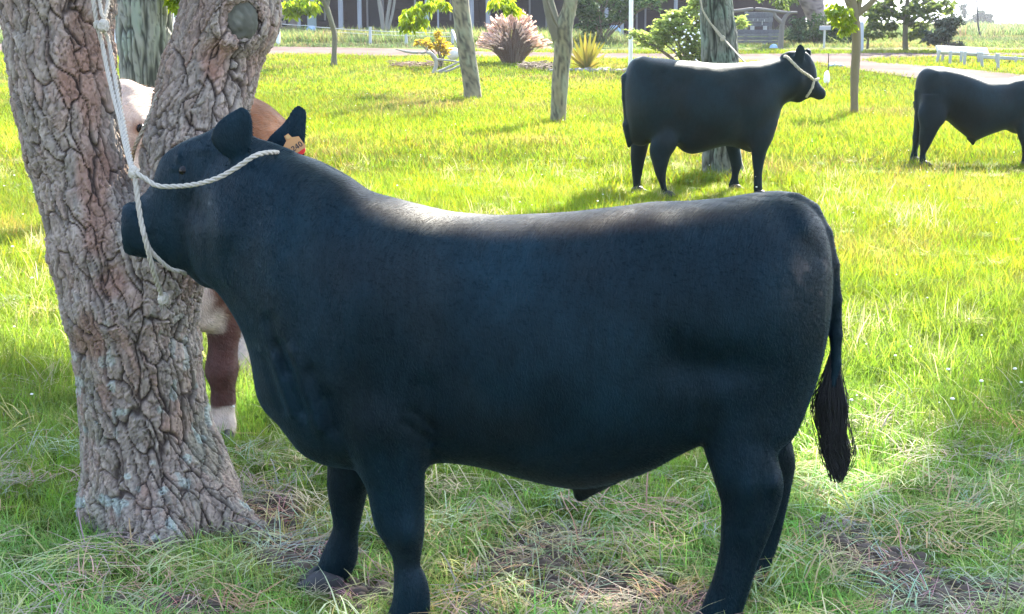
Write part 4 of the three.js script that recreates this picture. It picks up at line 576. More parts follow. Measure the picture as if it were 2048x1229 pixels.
shrub('yellow_shrub', 'small yellow orange leaved shrub left of the leaning trunk', 'shrub', 40, 112, [[884, 82, 14, 26, 330, 14], [858, 86, 24, 9, 240, 12], [896, 98, 12, 10, 130, 6], [838, 80, 8, 6, 40, 3]], { a: [0.42, 0.36, 0.02], b: [0.52, 0.32, 0.03], len: 0.1, wid: 0.05, spread: 4, droop: 0.1 });
{ // driftwood branch and a pale stone
  const d = 38, at = (x, y, o = 0) => P(x, y, d + o), root = base('dead_branch', G(870, 146), 'bleached dead branch lying on the grass at the foot of the yellow shrub', 'branch'), T = trunkTone([0.42, 0.38, 0.33], [0.58, 0.54, 0.48], [0.2, 0.18, 0.15]);
  for (const [p, r] of [[[[867, 146], [872, 130], [870, 116], [860, 106], [840, 106], [815, 104], [790, 98]], [0.055, 0.05, 0.05, 0.045, 0.035, 0.03, 0.012]], [[[868, 146], [885, 140], [905, 130], [925, 120]], [0.04, 0.035, 0.03, 0.02]], [[[872, 144], [895, 142], [918, 132], [935, 124]], [0.035, 0.03, 0.03, 0.02]], [[[866, 118], [885, 120], [905, 122], [925, 126]], [0.03, 0.028, 0.025, 0.015]], [[[858, 108], [852, 100], [856, 92]], [0.025, 0.015, 0.008]]]) mesh('branch', local(limb(p.map(([x, y]) => at(x, y)), r, { seg: 8, rings: 20, colors: T }), root), barkPlain, root);
  const sp = P(905, 107, 41), st = base('stone', G(905, 118), 'pale rounded stone set on end beside the leaning trunk', 'stone'); let g = new THREE.IcosahedronGeometry(0.19, 3); const q = g.attributes.position; for (let i = 0; i < q.count; i++) { const n = 0.8 + 0.4 * fbm(q.getX(i) * 6 + 5, q.getY(i) * 6, q.getZ(i) * 6, 3); q.setXYZ(i, q.getX(i) * n * 0.95, q.getY(i) * n * 1.0, q.getZ(i) * n); } g.computeVertexNormals(); st.position.set(sp.x, sp.y - 0.15, sp.z); mesh('rock', g.translate(0, 0.15, 0), std(0.62, 0.6, 0.57, 0.9, { bumpMap: TX.fine, bumpScale: 0.01 }), st);
}
{ // kerb of loose stones and heaps of dead stalks round the bed
  const r = rng(44), sm = [std(0.16, 0.155, 0.14, 0.95), std(0.12, 0.115, 0.11, 0.95), std(0.2, 0.195, 0.18, 0.95)], root = base('bed_edging', G(1150, 146), 'row of grey stones edging the garden bed under the spiky plant', 'edging');
  for (let i = 0; i < 40; i++) { const x = 1098 + i * 4.3 + r() * 2, p = G(x, 142 + r() * 4 + (i < 14 ? 1 : 0)); let g = new THREE.IcosahedronGeometry(0.055 + r() * 0.045, 1); const q = g.attributes.position; for (let n = 0; n < q.count; n++) { const s = 0.8 + 0.4 * noise(q.getX(n) * 20 + i, q.getY(n) * 20, q.getZ(n) * 20); q.setXYZ(n, q.getX(n) * s * 1.3, q.getY(n) * s * 0.8, q.getZ(n) * s); } mesh('stone', local(g.translate(p.x, p.y + 0.03, p.z), root), sm[i % 3], root); }
  for (const [n, x0, x1, y, lab] of [[1, 1042, 1106, 140, 'heap of dead brown stalks below the fountain grass'], [2, 780, 878, 134, 'thin scatter of brown twigs behind the dead branch']]) {
    const tw = [], c = G((x0 + x1) / 2, y); for (let i = 0; i < 340; i++) { const p = G(lerp(x0, x1, r()), y + (r() - 0.5) * 8), a = r() * 6.28, l = 0.1 + r() * 0.2, h = r() * (n === 1 ? 0.16 : 0.1) + 0.02; const q = V(p.x, p.y + h, p.z), e = q.clone().add(V(Math.cos(a) * l, (r() - 0.6) * 0.12, Math.sin(a) * l)); tw.push(new THREE.TubeGeometry(new THREE.LineCurve3(q, e), 1, 0.008 + r() * 0.006, 3)); }
    tag(mesh('twig_heap', mergeGeometries(tw), std(n === 1 ? 0.12 : 0.14, 0.09, 0.06)), lab, 'twigs', null, 'stuff');
  }
}
// ---------------------------------------------------------------- poles, posts, sign, fence wire
function pole(name, label, cat, list, d, mat, extra) { const b = P(list[0][0], list[0][1], d), root = base(name, V(b.x, gh(b.x, -d), -d), label, cat), k = d / F, pts = list.map(([x, y]) => P(x, y, d)); pts[0].y = root.position.y - 0.1; for (let i = 1; i < pts.length; i++) { const w = list[i][2] * k, a = pts[i - 1], c = pts[i], l = a.distanceTo(c), g = new THREE.CylinderGeometry(w * 0.97, list[i - 1][2] * k, l, 14, 1).translate(0, l / 2, 0).applyQuaternion(new THREE.Quaternion().setFromUnitVectors(V(0, 1, 0), c.clone().sub(a).normalize())).translate(a.x, a.y, a.z); mesh(i === 1 ? 'pole' : 'upper_pole', local(g, root), mat, root); } return root; }
const whiteP = std(0.72, 0.72, 0.72, 0.5), galv = std(0.36, 0.40, 0.44, 0.5), greyWood = std(0.20, 0.185, 0.165, 0.95, { map: TX.wood });
const flag = pole('flagpole', 'slender white pole standing left of the flowering shrub', 'pole', [[1261, 128, 4.6], [1262, 62, 4.4], [1264, -260, 3.2]], 40, whiteP);
{ const c = P(1262, 62, 40); mesh('collar', local(new THREE.CylinderGeometry(0.075, 0.075, 0.05, 14).translate(c.x, c.y, c.z), flag), galv, flag); }
pole('post', 'white fence post on the verge right of the forked tree', 'post', [[556, 88, 4.2], [555, 20, 4.2], [555, -40, 4.2]], 51.6, whiteP);
pole('post', 'short white post seen between the two stems of the forked tree', 'post', [[346, 76, 3.2], [346, 26, 3.2], [346, 24, 2.6]], 51.9, whiteP);
pole('post', 'pale blue post left of the trunk behind the forked tree', 'post', [[228, 84, 6], [227, 10, 6], [226, -60, 6]], 51.4, std(0.50, 0.62, 0.70, 0.5));
pole('post', 'grey blue metal post behind the slim yellowish trunk', 'post', [[1722, 116, 5], [1723, 60, 5], [1723, 44, 5]], 47.5, galv);
pole('post', 'short brown wooden post right of the slim yellowish trunk', 'post', [[1735, 103, 2.8], [1737, 76, 2.6], [1737, 73, 2]], 49.5, std(0.12, 0.10, 0.08));
pole('utility_pole', 'thin dark leaning pole in the field at the right', 'pole', [[1961, 98, 1.9], [1957, 50, 1.7], [1951, -60, 1.4]], 60, std(0.10, 0.095, 0.09));
pole('stake', 'thin dark stake in the grass in front of the cow head', 'stake', [[1656, 164, 1.3], [1657, 138, 1.1], [1658, 106, 0.8]], 33, std(0.06, 0.05, 0.045));
function crumpled(sx, sy, sz, seed, det = 4) { const g = new THREE.IcosahedronGeometry(1, det), q = g.attributes.position; for (let i = 0; i < q.count; i++) { const x = q.getX(i), y = q.getY(i), z = q.getZ(i), [f1, f2] = worley(x * 2 + seed, y * 2, z * 2), n = 0.82 + 0.3 * fbm(x * 2.5 + seed, y * 2.5, z * 2.5, 3) - 0.16 * (1 - smooth(0, 0.25, f2 - f1)); q.setXYZ(i, x * n * sx, Math.max(y, -0.8) * n * sy, z * n * sz); } g.computeVertexNormals(); return g; }
{ const c = P(1654, 155, 32.9); const o = mesh('plastic_bag', crumpled(0.075, 0.16, 0.07, 3), std(0.85, 0.85, 0.85, 0.4)); o.position.copy(c); tag(o, 'white crumpled bag caught at the foot of the stake', 'bag'); }
{ const c = G(1671, 137); const o = mesh('feed_sack', crumpled(0.24, 0.10, 0.16, 9), std(0.34, 0.40, 0.48, 0.6)); o.position.copy(c).add(V(0, 0.06, 0)); tag(o, 'grey blue sack lying on the road edge by the stake', 'sack'); }
{ // sign
  const d = 50, b = P(1648, 106, d), root = base('road_sign', V(b.x, gh(b.x, -d), -d), 'small blank white board sign on a post in front of the thicket', 'sign'), c = P(1650, 56, d), k = d / F;
  mesh('post', local(new THREE.CylinderGeometry(2.0 * k, 2.2 * k, c.y - root.position.y + 0.1, 10).translate(c.x, (c.y + root.position.y) / 2 - 0.05, -d), root), std(0.45, 0.46, 0.45, 0.6), root);
  mesh('sign_board', local(bx(22 * k, 8 * k, 0.03, c.x, c.y, -d + 0.06, 0.012), root), std(0.35, 0.36, 0.43, 0.45), root);
}
{ // wire fence along the verge
  const d = 51.5, root = base('wire_fence', G(740, 86), 'wire fence with thin posts along the far verge before the building', 'fence'), wm = std(0.45, 0.46, 0.47, 0.4, { metalness: 0.6 });
  const pts = [[100, 24], [345, 32], [556, 47], [610, 51], [664, 56], [740, 61], [812, 64], [905, 66]];
  for (let i = 1; i < pts.length; i++) { const a = P(...pts[i - 1], d), b = P(...pts[i], d); mesh('wire', local(new THREE.TubeGeometry(new THREE.QuadraticBezierCurve3(a, a.clone().lerp(b, 0.5).add(V(0, -0.03, 0)), b), 6, 0.011, 5), root), wm, root); if (i > 4) { const a2 = a.clone().add(V(0, -0.13, 0)), b2 = b.clone().add(V(0, -0.13, 0)); mesh('wire', local(new THREE.TubeGeometry(new THREE.LineCurve3(a2, b2), 2, 0.008, 5), root), wm, root); } }
  for (const [x, y] of [[740, 58], [812, 60], [905, 63]]) { const t = P(x, y, d), g0 = gh(t.x, -d); mesh('post', local(new THREE.CylinderGeometry(0.05, 0.055, t.y - g0 + 0.15, 10).translate(t.x, (t.y + g0) / 2, -d), root), std(0.4, 0.42, 0.43, 0.6), root); }
  const a = P(905, 62, d - 0.1), b = P(918, 92, d - 2.4); mesh('brace', local(barBetween(a, b, 0.06, 0.06), root), std(0.6, 0.6, 0.58, 0.7), root);
}
// ---------------------------------------------------------------- long low building behind the road
{
  const d = 61, k = d / F, Y = (y) => P(1000, y, d).y, X = (x) => (x - CX) * k, g0 = Y(75) - 0.2, top = g0 + 3.3, root = base('farm_building', V(X(960), g0, -d), 'long low dark brick farm building with white veranda posts behind the road', 'building');
  const brick = [std(0.055, 0.036, 0.034, 0.95, { map: TX.rough }), std(0.045, 0.033, 0.034, 0.95, { map: TX.rough })], dk = std(0.02, 0.02, 0.024, 0.8), white = std(0.34, 0.36, 0.39, 0.7, { map: TX.rough }), pink = std(0.30, 0.245, 0.22, 0.9, { map: TX.rough }), panel = std(0.30, 0.37, 0.36, 0.8), trim = std(0.2, 0.19, 0.19, 0.8);
  const wall = (x0, x1, m, z = -d - 2.2, y0 = g0 - 0.3, y1 = top) => { const kk = (-z) / F; return mesh('wall', local(bx((x1 - x0) * kk, y1 - y0, 0.25, ((x0 + x1) / 2 - CX) * kk, (y0 + y1) / 2, z, 0.01), root), m, root); };
  wall(60, 556, brick[1]); wall(556, 610, pink); wall(610, 660, brick[1], -d - 2.15); wall(660, 960, brick[0]); wall(960, 1200, brick[1]); wall(1200, 1430, brick[0]); wall(1430, 1600, brick[0], -d - 1.2);
  // courses and jambs on the brick bays so that the wall reads as built
  for (const [x0, x1] of [[640, 700], [728, 840], [850, 960], [985, 1060], [1285, 1360]]) for (let i = 0; i < 7; i++) { const kk = (d + 2.05) / F, y = g0 + 0.25 + i * 0.42; mesh('board', local(bx((x1 - x0) * kk, 0.37, 0.05, ((x0 + x1) / 2 - CX) * kk, y, -d - 2.03 + (i % 2) * 0.006, 0.01), root), i % 3 ? brick[0] : brick[1], root); }
  // openings between the posts
  for (const [x0, x1, y0, y1] of [[634, 656, 0.9, 2.2], [742, 770, 0.0, 2.5], [905, 925, 0.9, 2.3], [1060, 1090, 0, 2.4], [1270, 1284, 0, 2.4]]) { const kk = (d + 2) / F, w = (x1 - x0) * kk, cx = ((x0 + x1) / 2 - CX) * kk; const f = mesh('window', local(bx(w, y1 - y0, 0.12, cx, g0 + (y0 + y1) / 2, -d - 2.0, 0.01), root), dk, root); mesh('frame', local(mergeGeometries([bx(w + 0.14, 0.08, 0.1, cx, g0 + y1 + 0.03, -d - 1.92), bx(0.08, y1 - y0, 0.1, cx - w / 2 - 0.03, g0 + (y0 + y1) / 2, -d - 1.92), bx(0.08, y1 - y0, 0.1, cx + w / 2 + 0.03, g0 + (y0 + y1) / 2, -d - 1.92)]), root), trim, f); f.position.set(0, 0, 0); }
  for (const [x, w, m] of [[606, 6, white], [688, 9, white], [725, 8, white], [834, 4, trim], [857, 8, panel], [879, 3.5, white], [944, 10, white], [977, 9, white], [1209, 8, white], [1240, 7, white], [1345, 7, white], [1392, 7, white]]) mesh('column', local(bx(w * k, top - g0 + 0.2, w * k, X(x), (top + g0) / 2, -d, 0.015), root), m, root);
  mesh('door', local(bx(18 * k, 2.3, 0.08, X(622), g0 + 1.15, -d - 1.4), root), panel, root);
  mesh('eave', local(bx((1440 - 60) * k, 0.16, 0.12, X(750), top + 0.1, -d + 0.22), root), white, root);
  for (let i = 0; i < 24; i++) { const x0 = 60 + i * 57.5, w = 57 * k, g = bx(w, 0.05, 6.2, 0, 0, 0, 0.01).rotateX(0.2).translate(X(x0 + 28.7), top + 0.75, -d - 2.6); mesh('roof_sheet', local(g, root), std(0.30, 0.30, 0.31, 0.5, { metalness: 0.4 }), root); }
  mesh('floor_slab', local(bx((1440 - 60) * k, 0.3, 3, X(750), g0 - 0.12, -d - 1, 0.02), root), std(0.3, 0.27, 0.25), root);
  const lamp = P(1193, 15, d - 1); const lm = base('wall_lamp', lamp, 'round white lamp under the eave behind the dark tree', 'lamp'); mesh('globe', new THREE.SphereGeometry(0.13, 16, 12), std(0.85, 0.83, 0.78, 0.3), lm); mesh('bracket', new THREE.CylinderGeometry(0.05, 0.12, 0.14, 12).translate(0, 0.18, 0), std(0.3, 0.33, 0.36, 0.5), lm);
  for (const [x, lab] of [[543, 'dark tyre hung on the pink wall, left of the white fence post'], [568, 'dark tyre hung on the pink wall, right of the white fence post']]) { const dd = d + 1.7, c = P(x, 44, dd), t = base('tyre', c, lab, 'tyre', 'tyres on the pink wall'); mesh('rubber', new THREE.TorusGeometry(0.13, 0.055, 10, 24), std(0.03, 0.03, 0.03, 0.8), t); mesh('rim', new THREE.CylinderGeometry(0.09, 0.09, 0.04, 20).rotateX(Math.PI / 2), std(0.18, 0.15, 0.13, 0.6), t); }
  for (const [x, y, w, h, lab] of [[622, 62, 11, 10, 'blue sack standing against the door of the building'], [1228, 71, 16, 20, 'blue sack standing between veranda posts, right of the spiky plant'], [1548, 98, 10, 9, 'blue sack at the right foot of the plank rack']]) { const dd = x > 1500 ? 50 : 60, kk = dd / F, c = P(x, y, dd), o = mesh('blue_sack', crumpled(w * kk, h * kk * 1.1, w * kk * 0.6, x), std(0.30, 0.45, 0.62, 0.7)); o.position.copy(c); tag(o, lab, 'sack', 'blue sacks by the building'); }
  shrub('hedge', 'low clipped dark green hedge in front of the veranda, behind the yellow shrub', 'hedge', 57, 79, [[775, 68, 42, 7, 900, 40], [740, 57, 16, 6, 120, 6]], { ...dark, len: 0.12, wid: 0.07, spread: 5, stems: 2 });
  tree('tree', 'slim twin trunks by the veranda, left of the hanging leaves', null, 56, [[768, 76, 4], [764, 40, 4], [758, 0, 4], [752, -60, 3.5]], { seg: 10, rings: 20, limbs: [[[772, 74, 4.2], [774, 40, 3.6], [780, 0, 3.2], [784, -40, 3]], [[776, 60, 3], [786, 20, 2.6], [792, -30, 2.4]]], tone: trunkTone([0.22, 0.22, 0.2], [0.34, 0.33, 0.30], [0.1, 0.1, 0.09]), crown: [0, 3.6, 0, 2, 0.9, 1.4, 700, 40], a: dark.a, b: dark.b, len: 0.16, wid: 0.08 });
}
// ---------------------------------------------------------------- plank rack and log frame
{
  const d = 52, k = d / F, X = (x) => (x - CX) * k, Y = (y) => P(1500, y, d).y, root = base('plank_rack', V(X(1512), Y(106), -d), 'weathered grey rack of wide planks on pale blocks behind the tied trunk', 'rack'), bw = std(0.15, 0.15, 0.16, 0.95, { map: TX.wood }), bw2 = std(0.19, 0.19, 0.19, 0.95, { map: TX.wood }), pale = std(0.45, 0.45, 0.41, 0.9, { map: TX.rough });
  const plank = (n, x0, x1, y0, y1, z, m) => mesh(n, local(bx((x1 - x0) * k, (y0 < y1 ? Y(y0) - Y(y1) : 0.1), 0.06, X((x0 + x1) / 2), (Y(y0) + Y(y1)) / 2, -d + z, 0.012), root), m, root);
  plank('plank', 1480, 1536, 24.5, 34.5, 0, bw); plank('plank', 1480, 1536, 35.3, 44.5, 0.01, bw2); plank('plank', 1482, 1535, 45.3, 53, 0, bw);
  plank('plank', 1467, 1552, 59.5, 66.5, 0.1, bw); plank('plank', 1467, 1551, 67.2, 73, 0.11, bw2); plank('plank', 1466, 1552, 74, 80, 0.1, bw); plank('plank', 1468, 1550, 80.8, 86, 0.11, bw2);
  for (const x of [1496, 1521]) plank('block', x - 4, x + 4, 52, 60, 0.05, pale); for (const x of [1494, 1520]) plank('block', x - 4, x + 4, 85, 107, 0.1, pale);
  for (const [x, y] of [[1497, 40], [1506, 40], [1515, 44], [1519, 41]]) plank('peg', x - 0.8, x + 0.8, y - 2.5, y + (x === 1515 ? 6 : 2.5), 0.05, pale);
  for (const x of [1484, 1532]) plank('upright', x - 3, x + 3, 22, 107, -0.08, bw2);
  const lf = base('log_frame', G(1564, 112), 'rustic frame of a forked log post with a long bent log laid across', 'frame'), T = trunkTone([0.17, 0.16, 0.14], [0.26, 0.245, 0.215], [0.09, 0.08, 0.07]), q = (x, y) => P(x, y, 49);
  const lg = (n, pts, rr) => mesh(n, local(limb(pts.map(([x, y]) => q(x, y)), rr, { seg: 10, rings: 24, colors: T }), lf), barkPlain, lf);
  lg('post', [[1561, 118], [1562, 90], [1564, 60], [1564, 46], [1558, 40], [1551, 32], [1549, 24]], [0.10, 0.09, 0.085, 0.08, 0.07, 0.06, 0.05]); lg('fork', [[1564, 52], [1568, 40], [1574, 30], [1582, 24]], [0.085, 0.075, 0.065, 0.05]);
  lg('beam', [[1450, 24], [1480, 21], [1510, 18], [1540, 21], [1570, 25], [1595, 25]], [0.05, 0.055, 0.06, 0.06, 0.055, 0.04]); lg('post', [[1464, 112], [1466, 80], [1462, 50], [1462, 18]], [0.06, 0.055, 0.05, 0.045]);
}
// ---------------------------------------------------------------- low white rails and half-pipes at the right
{
  const d = 42.5, k = d / F, wm = std(0.72, 0.70, 0.66, 0.7, { map: TX.rough }), gm = std(0.42, 0.44, 0.42, 0.85, { map: TX.rough });
  const rail = (label, top, legs, bar) => { const c = G((top[0][0] + top[1][0]) / 2, 130), root = base('low_rail', c, label, 'rail', 'low rails at the right'); mesh('beam', local(barBetween(P(...top[0], d - 0.2), P(...top[1], d + 0.9), 0.22, 0.06).translate(0, 0, 0), root), bar, root); mesh('beam', local(barBetween(P(top[0][0], top[0][1] + 8, d - 0.2), P(top[1][0], top[1][1] + 9, d + 0.9), 0.04, 0.06), root), gm, root); for (const [x0, y0, x1, y1] of legs) { const b = G(x1, y1), dd = -b.z, a = P(x0, y0, dd); mesh('leg', local(barBetween(a, b.clone().add(V(0, -0.05, 0)), 0.075, 0.07), root), gm, root); } };
  rail('low white topped rail on splayed posts in front of the leaning pole', [[1874, 98], [1976, 103]], [[1880, 100, 1873, 128], [1888, 100, 1885, 124], [1902, 102, 1900, 132], [1924, 102, 1922, 127], [1931, 103, 1929, 134], [1958, 104, 1959, 127], [1963, 104, 1966, 137]], wm);
  { const root = base('low_rail', G(2005, 130), 'low grey rail running out of the picture at the right edge', 'rail', 'low rails at the right'); mesh('beam', local(barBetween(P(1955, 113, d), P(2110, 122, d), 0.10, 0.08), root), gm, root); for (const [x0, y0, x1, y1] of [[1995, 106, 1993, 127], [1997, 107, 1997, 142], [2032, 113, 2031, 128], [2080, 114, 2080, 150]]) { const b = G(x1, y1), a = P(x0, y0, -b.z); mesh('leg', local(barBetween(a, b.clone().add(V(0, -0.05, 0)), 0.075, 0.07), root), gm, root); } }
  const pm2 = std(0.66, 0.66, 0.66, 0.6, { side: THREE.DoubleSide }), dm = std(0.20, 0.18, 0.17, 0.9);
  for (const [x, y, w, lab] of [[2001, 107, 13, 'white half-pipe trough with dark round end behind the low grey rail'], [2046, 108, 13, 'second white half-pipe trough at the right edge of the picture']]) { const dd = 52, kk = dd / F, c = P(x, y, dd), root = base('half_pipe', V(c.x, gh(c.x, c.z), c.z), lab, 'trough'), R = w * kk, g = new THREE.CylinderGeometry(R, R, 1.0, 20, 1, true, -Math.PI / 2, Math.PI).rotateX(Math.PI / 2).rotateY(1.0), e = new THREE.CylinderGeometry(R * 0.97, R * 0.97, 0.05, 20, 1, false, -Math.PI / 2, Math.PI).rotateX(Math.PI / 2).translate(0, 0, 0.45).rotateY(0.15); g.scale(1, 0.62, 1); e.scale(1, 0.62, 1); mesh('shell', g.translate(0.45, 0, -0.35), pm2, root); mesh('end_wall', e, dm, root); }
}
// ---------------------------------------------------------------- ropes
const ropeMat = std(0.42, 0.375, 0.305, 0.9, { bumpMap: TX.fine, bumpScale: 0.002 });
{
  const root = base('lead_rope', P(240, 250, 4.3), 'beige rope hanging from the left stem down across the bull muzzle, knotted at its end', 'rope');
  const pr = (L, r) => mesh('strand', local(ropeGeo(L.map(([x, y, d]) => P(x, y, d - 0.165)), r), root), ropeMat, root), W = 0.0060;
  pr([[178, -40, 4.50], [186, 0, 4.48], [194, 49, 4.47], [203, 85, 4.46], [213, 134, 4.42], [226, 190, 4.33], [240, 244, 4.22], [252, 300, 4.08], [265, 344, 3.97]], W * 1.15);
  pr([[212, -40, 4.56], [216, 0, 4.53], [208, 40, 4.46], [204, 56, 4.45], [214, 74, 4.47], [226, 134, 4.42], [235, 190, 4.33], [246, 244, 4.22], [256, 300, 4.08], [267, 344, 3.97]], W * 1.1);
  pr([[195, -40, 4.50], [200, 10, 4.47], [206, 36, 4.45], [214, 8, 4.50], [217, -30, 4.55]], W);
  pr([[268, 344, 3.965], [274, 392, 3.95], [281, 440, 3.94], [290, 480, 3.93], [300, 520, 3.95], [312, 560, 4.0], [322, 588, 4.05]], W * 1.2);
  const kn = (x, y, d, s, sd) => { const g = crumpled(s, s * 1.25, s, sd, 3); const c = P(x, y, d - 0.165); mesh('knot', local(g.translate(c.x, c.y, c.z), root), ropeMat, root); };
  kn(267, 346, 3.965, 0.016, 5); kn(326, 598, 4.06, 0.017, 8); kn(206, 52, 4.44, 0.018, 2); kn(193, 50, 4.46, 0.012, 7);
  const fr = []; const r = rng(8); for (let i = 0; i < 20; i++) { const a = P(326, 602, 3.9), b = a.clone().add(V((r() - 0.5) * 0.03, -0.012 - r() * 0.018, (r() - 0.5) * 0.03)); fr.push(new THREE.TubeGeometry(new THREE.LineCurve3(a, b), 1, 0.0012, 3)); } mesh('frayed_end', local(mergeGeometries(fr), root), ropeMat, root);
  const hl = base('rope_halter', P(420, 365, 3.9), 'beige rope halter round the front bull, from behind its ears to the muzzle', 'halter'), hp = (L, r) => mesh('strand', local(ropeGeo(L.map(([x, y, d]) => P(x, y, d - 0.17)), r), hl), ropeMat, hl);
  hp([[268, 345, 3.965], [290, 357, 3.955], [312, 371, 3.94], [350, 373, 3.93], [400, 367, 3.905], [440, 354, 3.895], [475, 334, 3.895], [505, 314, 3.90], [528, 306, 3.93], [548, 305, 3.97], [560, 307, 4.06]], W * 1.12);
  hp([[288, 470, 3.93], [300, 500, 3.965], [320, 522, 3.985], [342, 539, 4.01], [360, 543, 4.03], [370, 548, 4.07]], W);
  const cr = base('tether_rope', P(300, 225, 4.9), 'thin rope slanting in the fork from the right stem towards the calf', 'rope'); mesh('strand', local(ropeGeo([[372, 60, 4.80], [345, 122, 4.72], [337, 141, 4.69], [317, 183, 4.68], [300, 227, 4.68], [284, 262, 4.7], [270, 292, 4.72], [262, 330, 4.8]].map(([x, y, d]) => P(x, y, d - 0.13)), 0.007), cr), ropeMat, cr);
  // cow at the mid-distance tree
  const c2 = base('rope_halter', P(1610, 150, 13.9), 'pale rope halter on the head of the mid-distance cow', 'halter'), zz = (L) => L.map(([x, y, d]) => P(1200 + x * 0.41406, 60 + y * 0.41406, d));
  mesh('strand', local(ropeGeo(zz([[892, 128, 14.02], [905, 130, 13.92], [930, 155, 13.87], [970, 195, 13.86], [1010, 222, 13.9], [1036, 244, 13.95]]), 0.014), c2), ropeMat, c2); mesh('strand', local(ropeGeo(zz([[1058, 236, 14.05], [1048, 240, 13.96], [1036, 246, 13.94], [1028, 275, 13.93], [1012, 305, 13.94], [998, 324, 13.98]]), 0.013), c2), ropeMat, c2);
  const t2 = base('lead_rope', P(1450, 80, 15.1), 'pale rope tied round the dark trunk and slanting down behind the cow back', 'rope'), q2 = (L) => L.map(([x, y, d]) => P(x, y, d));
  mesh('strand', local(ropeGeo(q2([[1400, -8, 15.45], [1406, 20, 15.42], [1418, 42, 15.38], [1434, 60, 15.36], [1447, 76, 15.34], [1466, 98, 15.0], [1490, 124, 14.6], [1520, 152, 14.3]]), 0.009), t2), ropeMat, t2); mesh('strand', local(ropeGeo(q2([[1404, 18, 15.42], [1424, 50, 15.36], [1440, 72, 15.34], [1448, 79, 15.33]]), 0.009), t2), ropeMat, t2);
  const kc = P(1446, 77, 15.33); mesh('knot', local(crumpled(0.03, 0.035, 0.03, 6, 3).translate(kc.x, kc.y, kc.z), t2), ropeMat, t2);
}

// ---------------------------------------------------------------- grass, straw, flowers
function tuftGeo(r, n, { dead = 0.16, h = 0.16, spread = 0.06, curl = 0.6, wid = 0.004, lay = 0, seg = 4 }) {
  const pos = [], idx = [], col = []; let v = 0;
  for (let i = 0; i < n; i++) {
    const az = r() * 6.283, R = spread * Math.sqrt(r()), bx0 = Math.cos(az * 3.1) * R, bz0 = Math.sin(az * 3.1) * R, H = h * (0.45 + r() * 0.75), dx = Math.cos(az), dz = Math.sin(az), c = curl * (0.3 + r() * 1.2), l = lay * (0.5 + r() * 0.7), w = wid * (0.7 + r() * 0.6), sway = (r() - 0.5) * 0.5, tone = 0.75 + r() * 0.5, dry = r() < dead ? 1 : 0;
    for (let j = 0; j <= seg; j++) {
      const t = j / seg, th = l + c * t * 1.1, out = H * t * Math.sin(Math.min(th, 1.7)), up = Math.max(0.004 * (1 + (i % 3)), H * t * Math.cos(Math.min(th, 1.62))), sx = -dz, sz = dx, ww = w * (1 - 0.85 * t * t) * 0.5, cx = bx0 + dx * out + sx * sway * H * t * t, cz = bz0 + dz * out + sz * sway * H * t * t;
      pos.push(cx + sx * ww, up, cz + sz * ww, cx - sx * ww, up, cz - sz * ww);
      for (let s = 0; s < 2; s++) { const k = tone * (0.8 + 0.25 * t); col.push(...(dry ? [k * 1.45, k * 1.08, k * 1.6] : [k, k, k])); }
      if (j) { const a = v + (j - 1) * 2; idx.push(a, a + 1, a + 2, a + 1, a + 3, a + 2); }
    }
    v += (seg + 1) * 2;
  }
  return meshFrom(pos, idx, col);
}
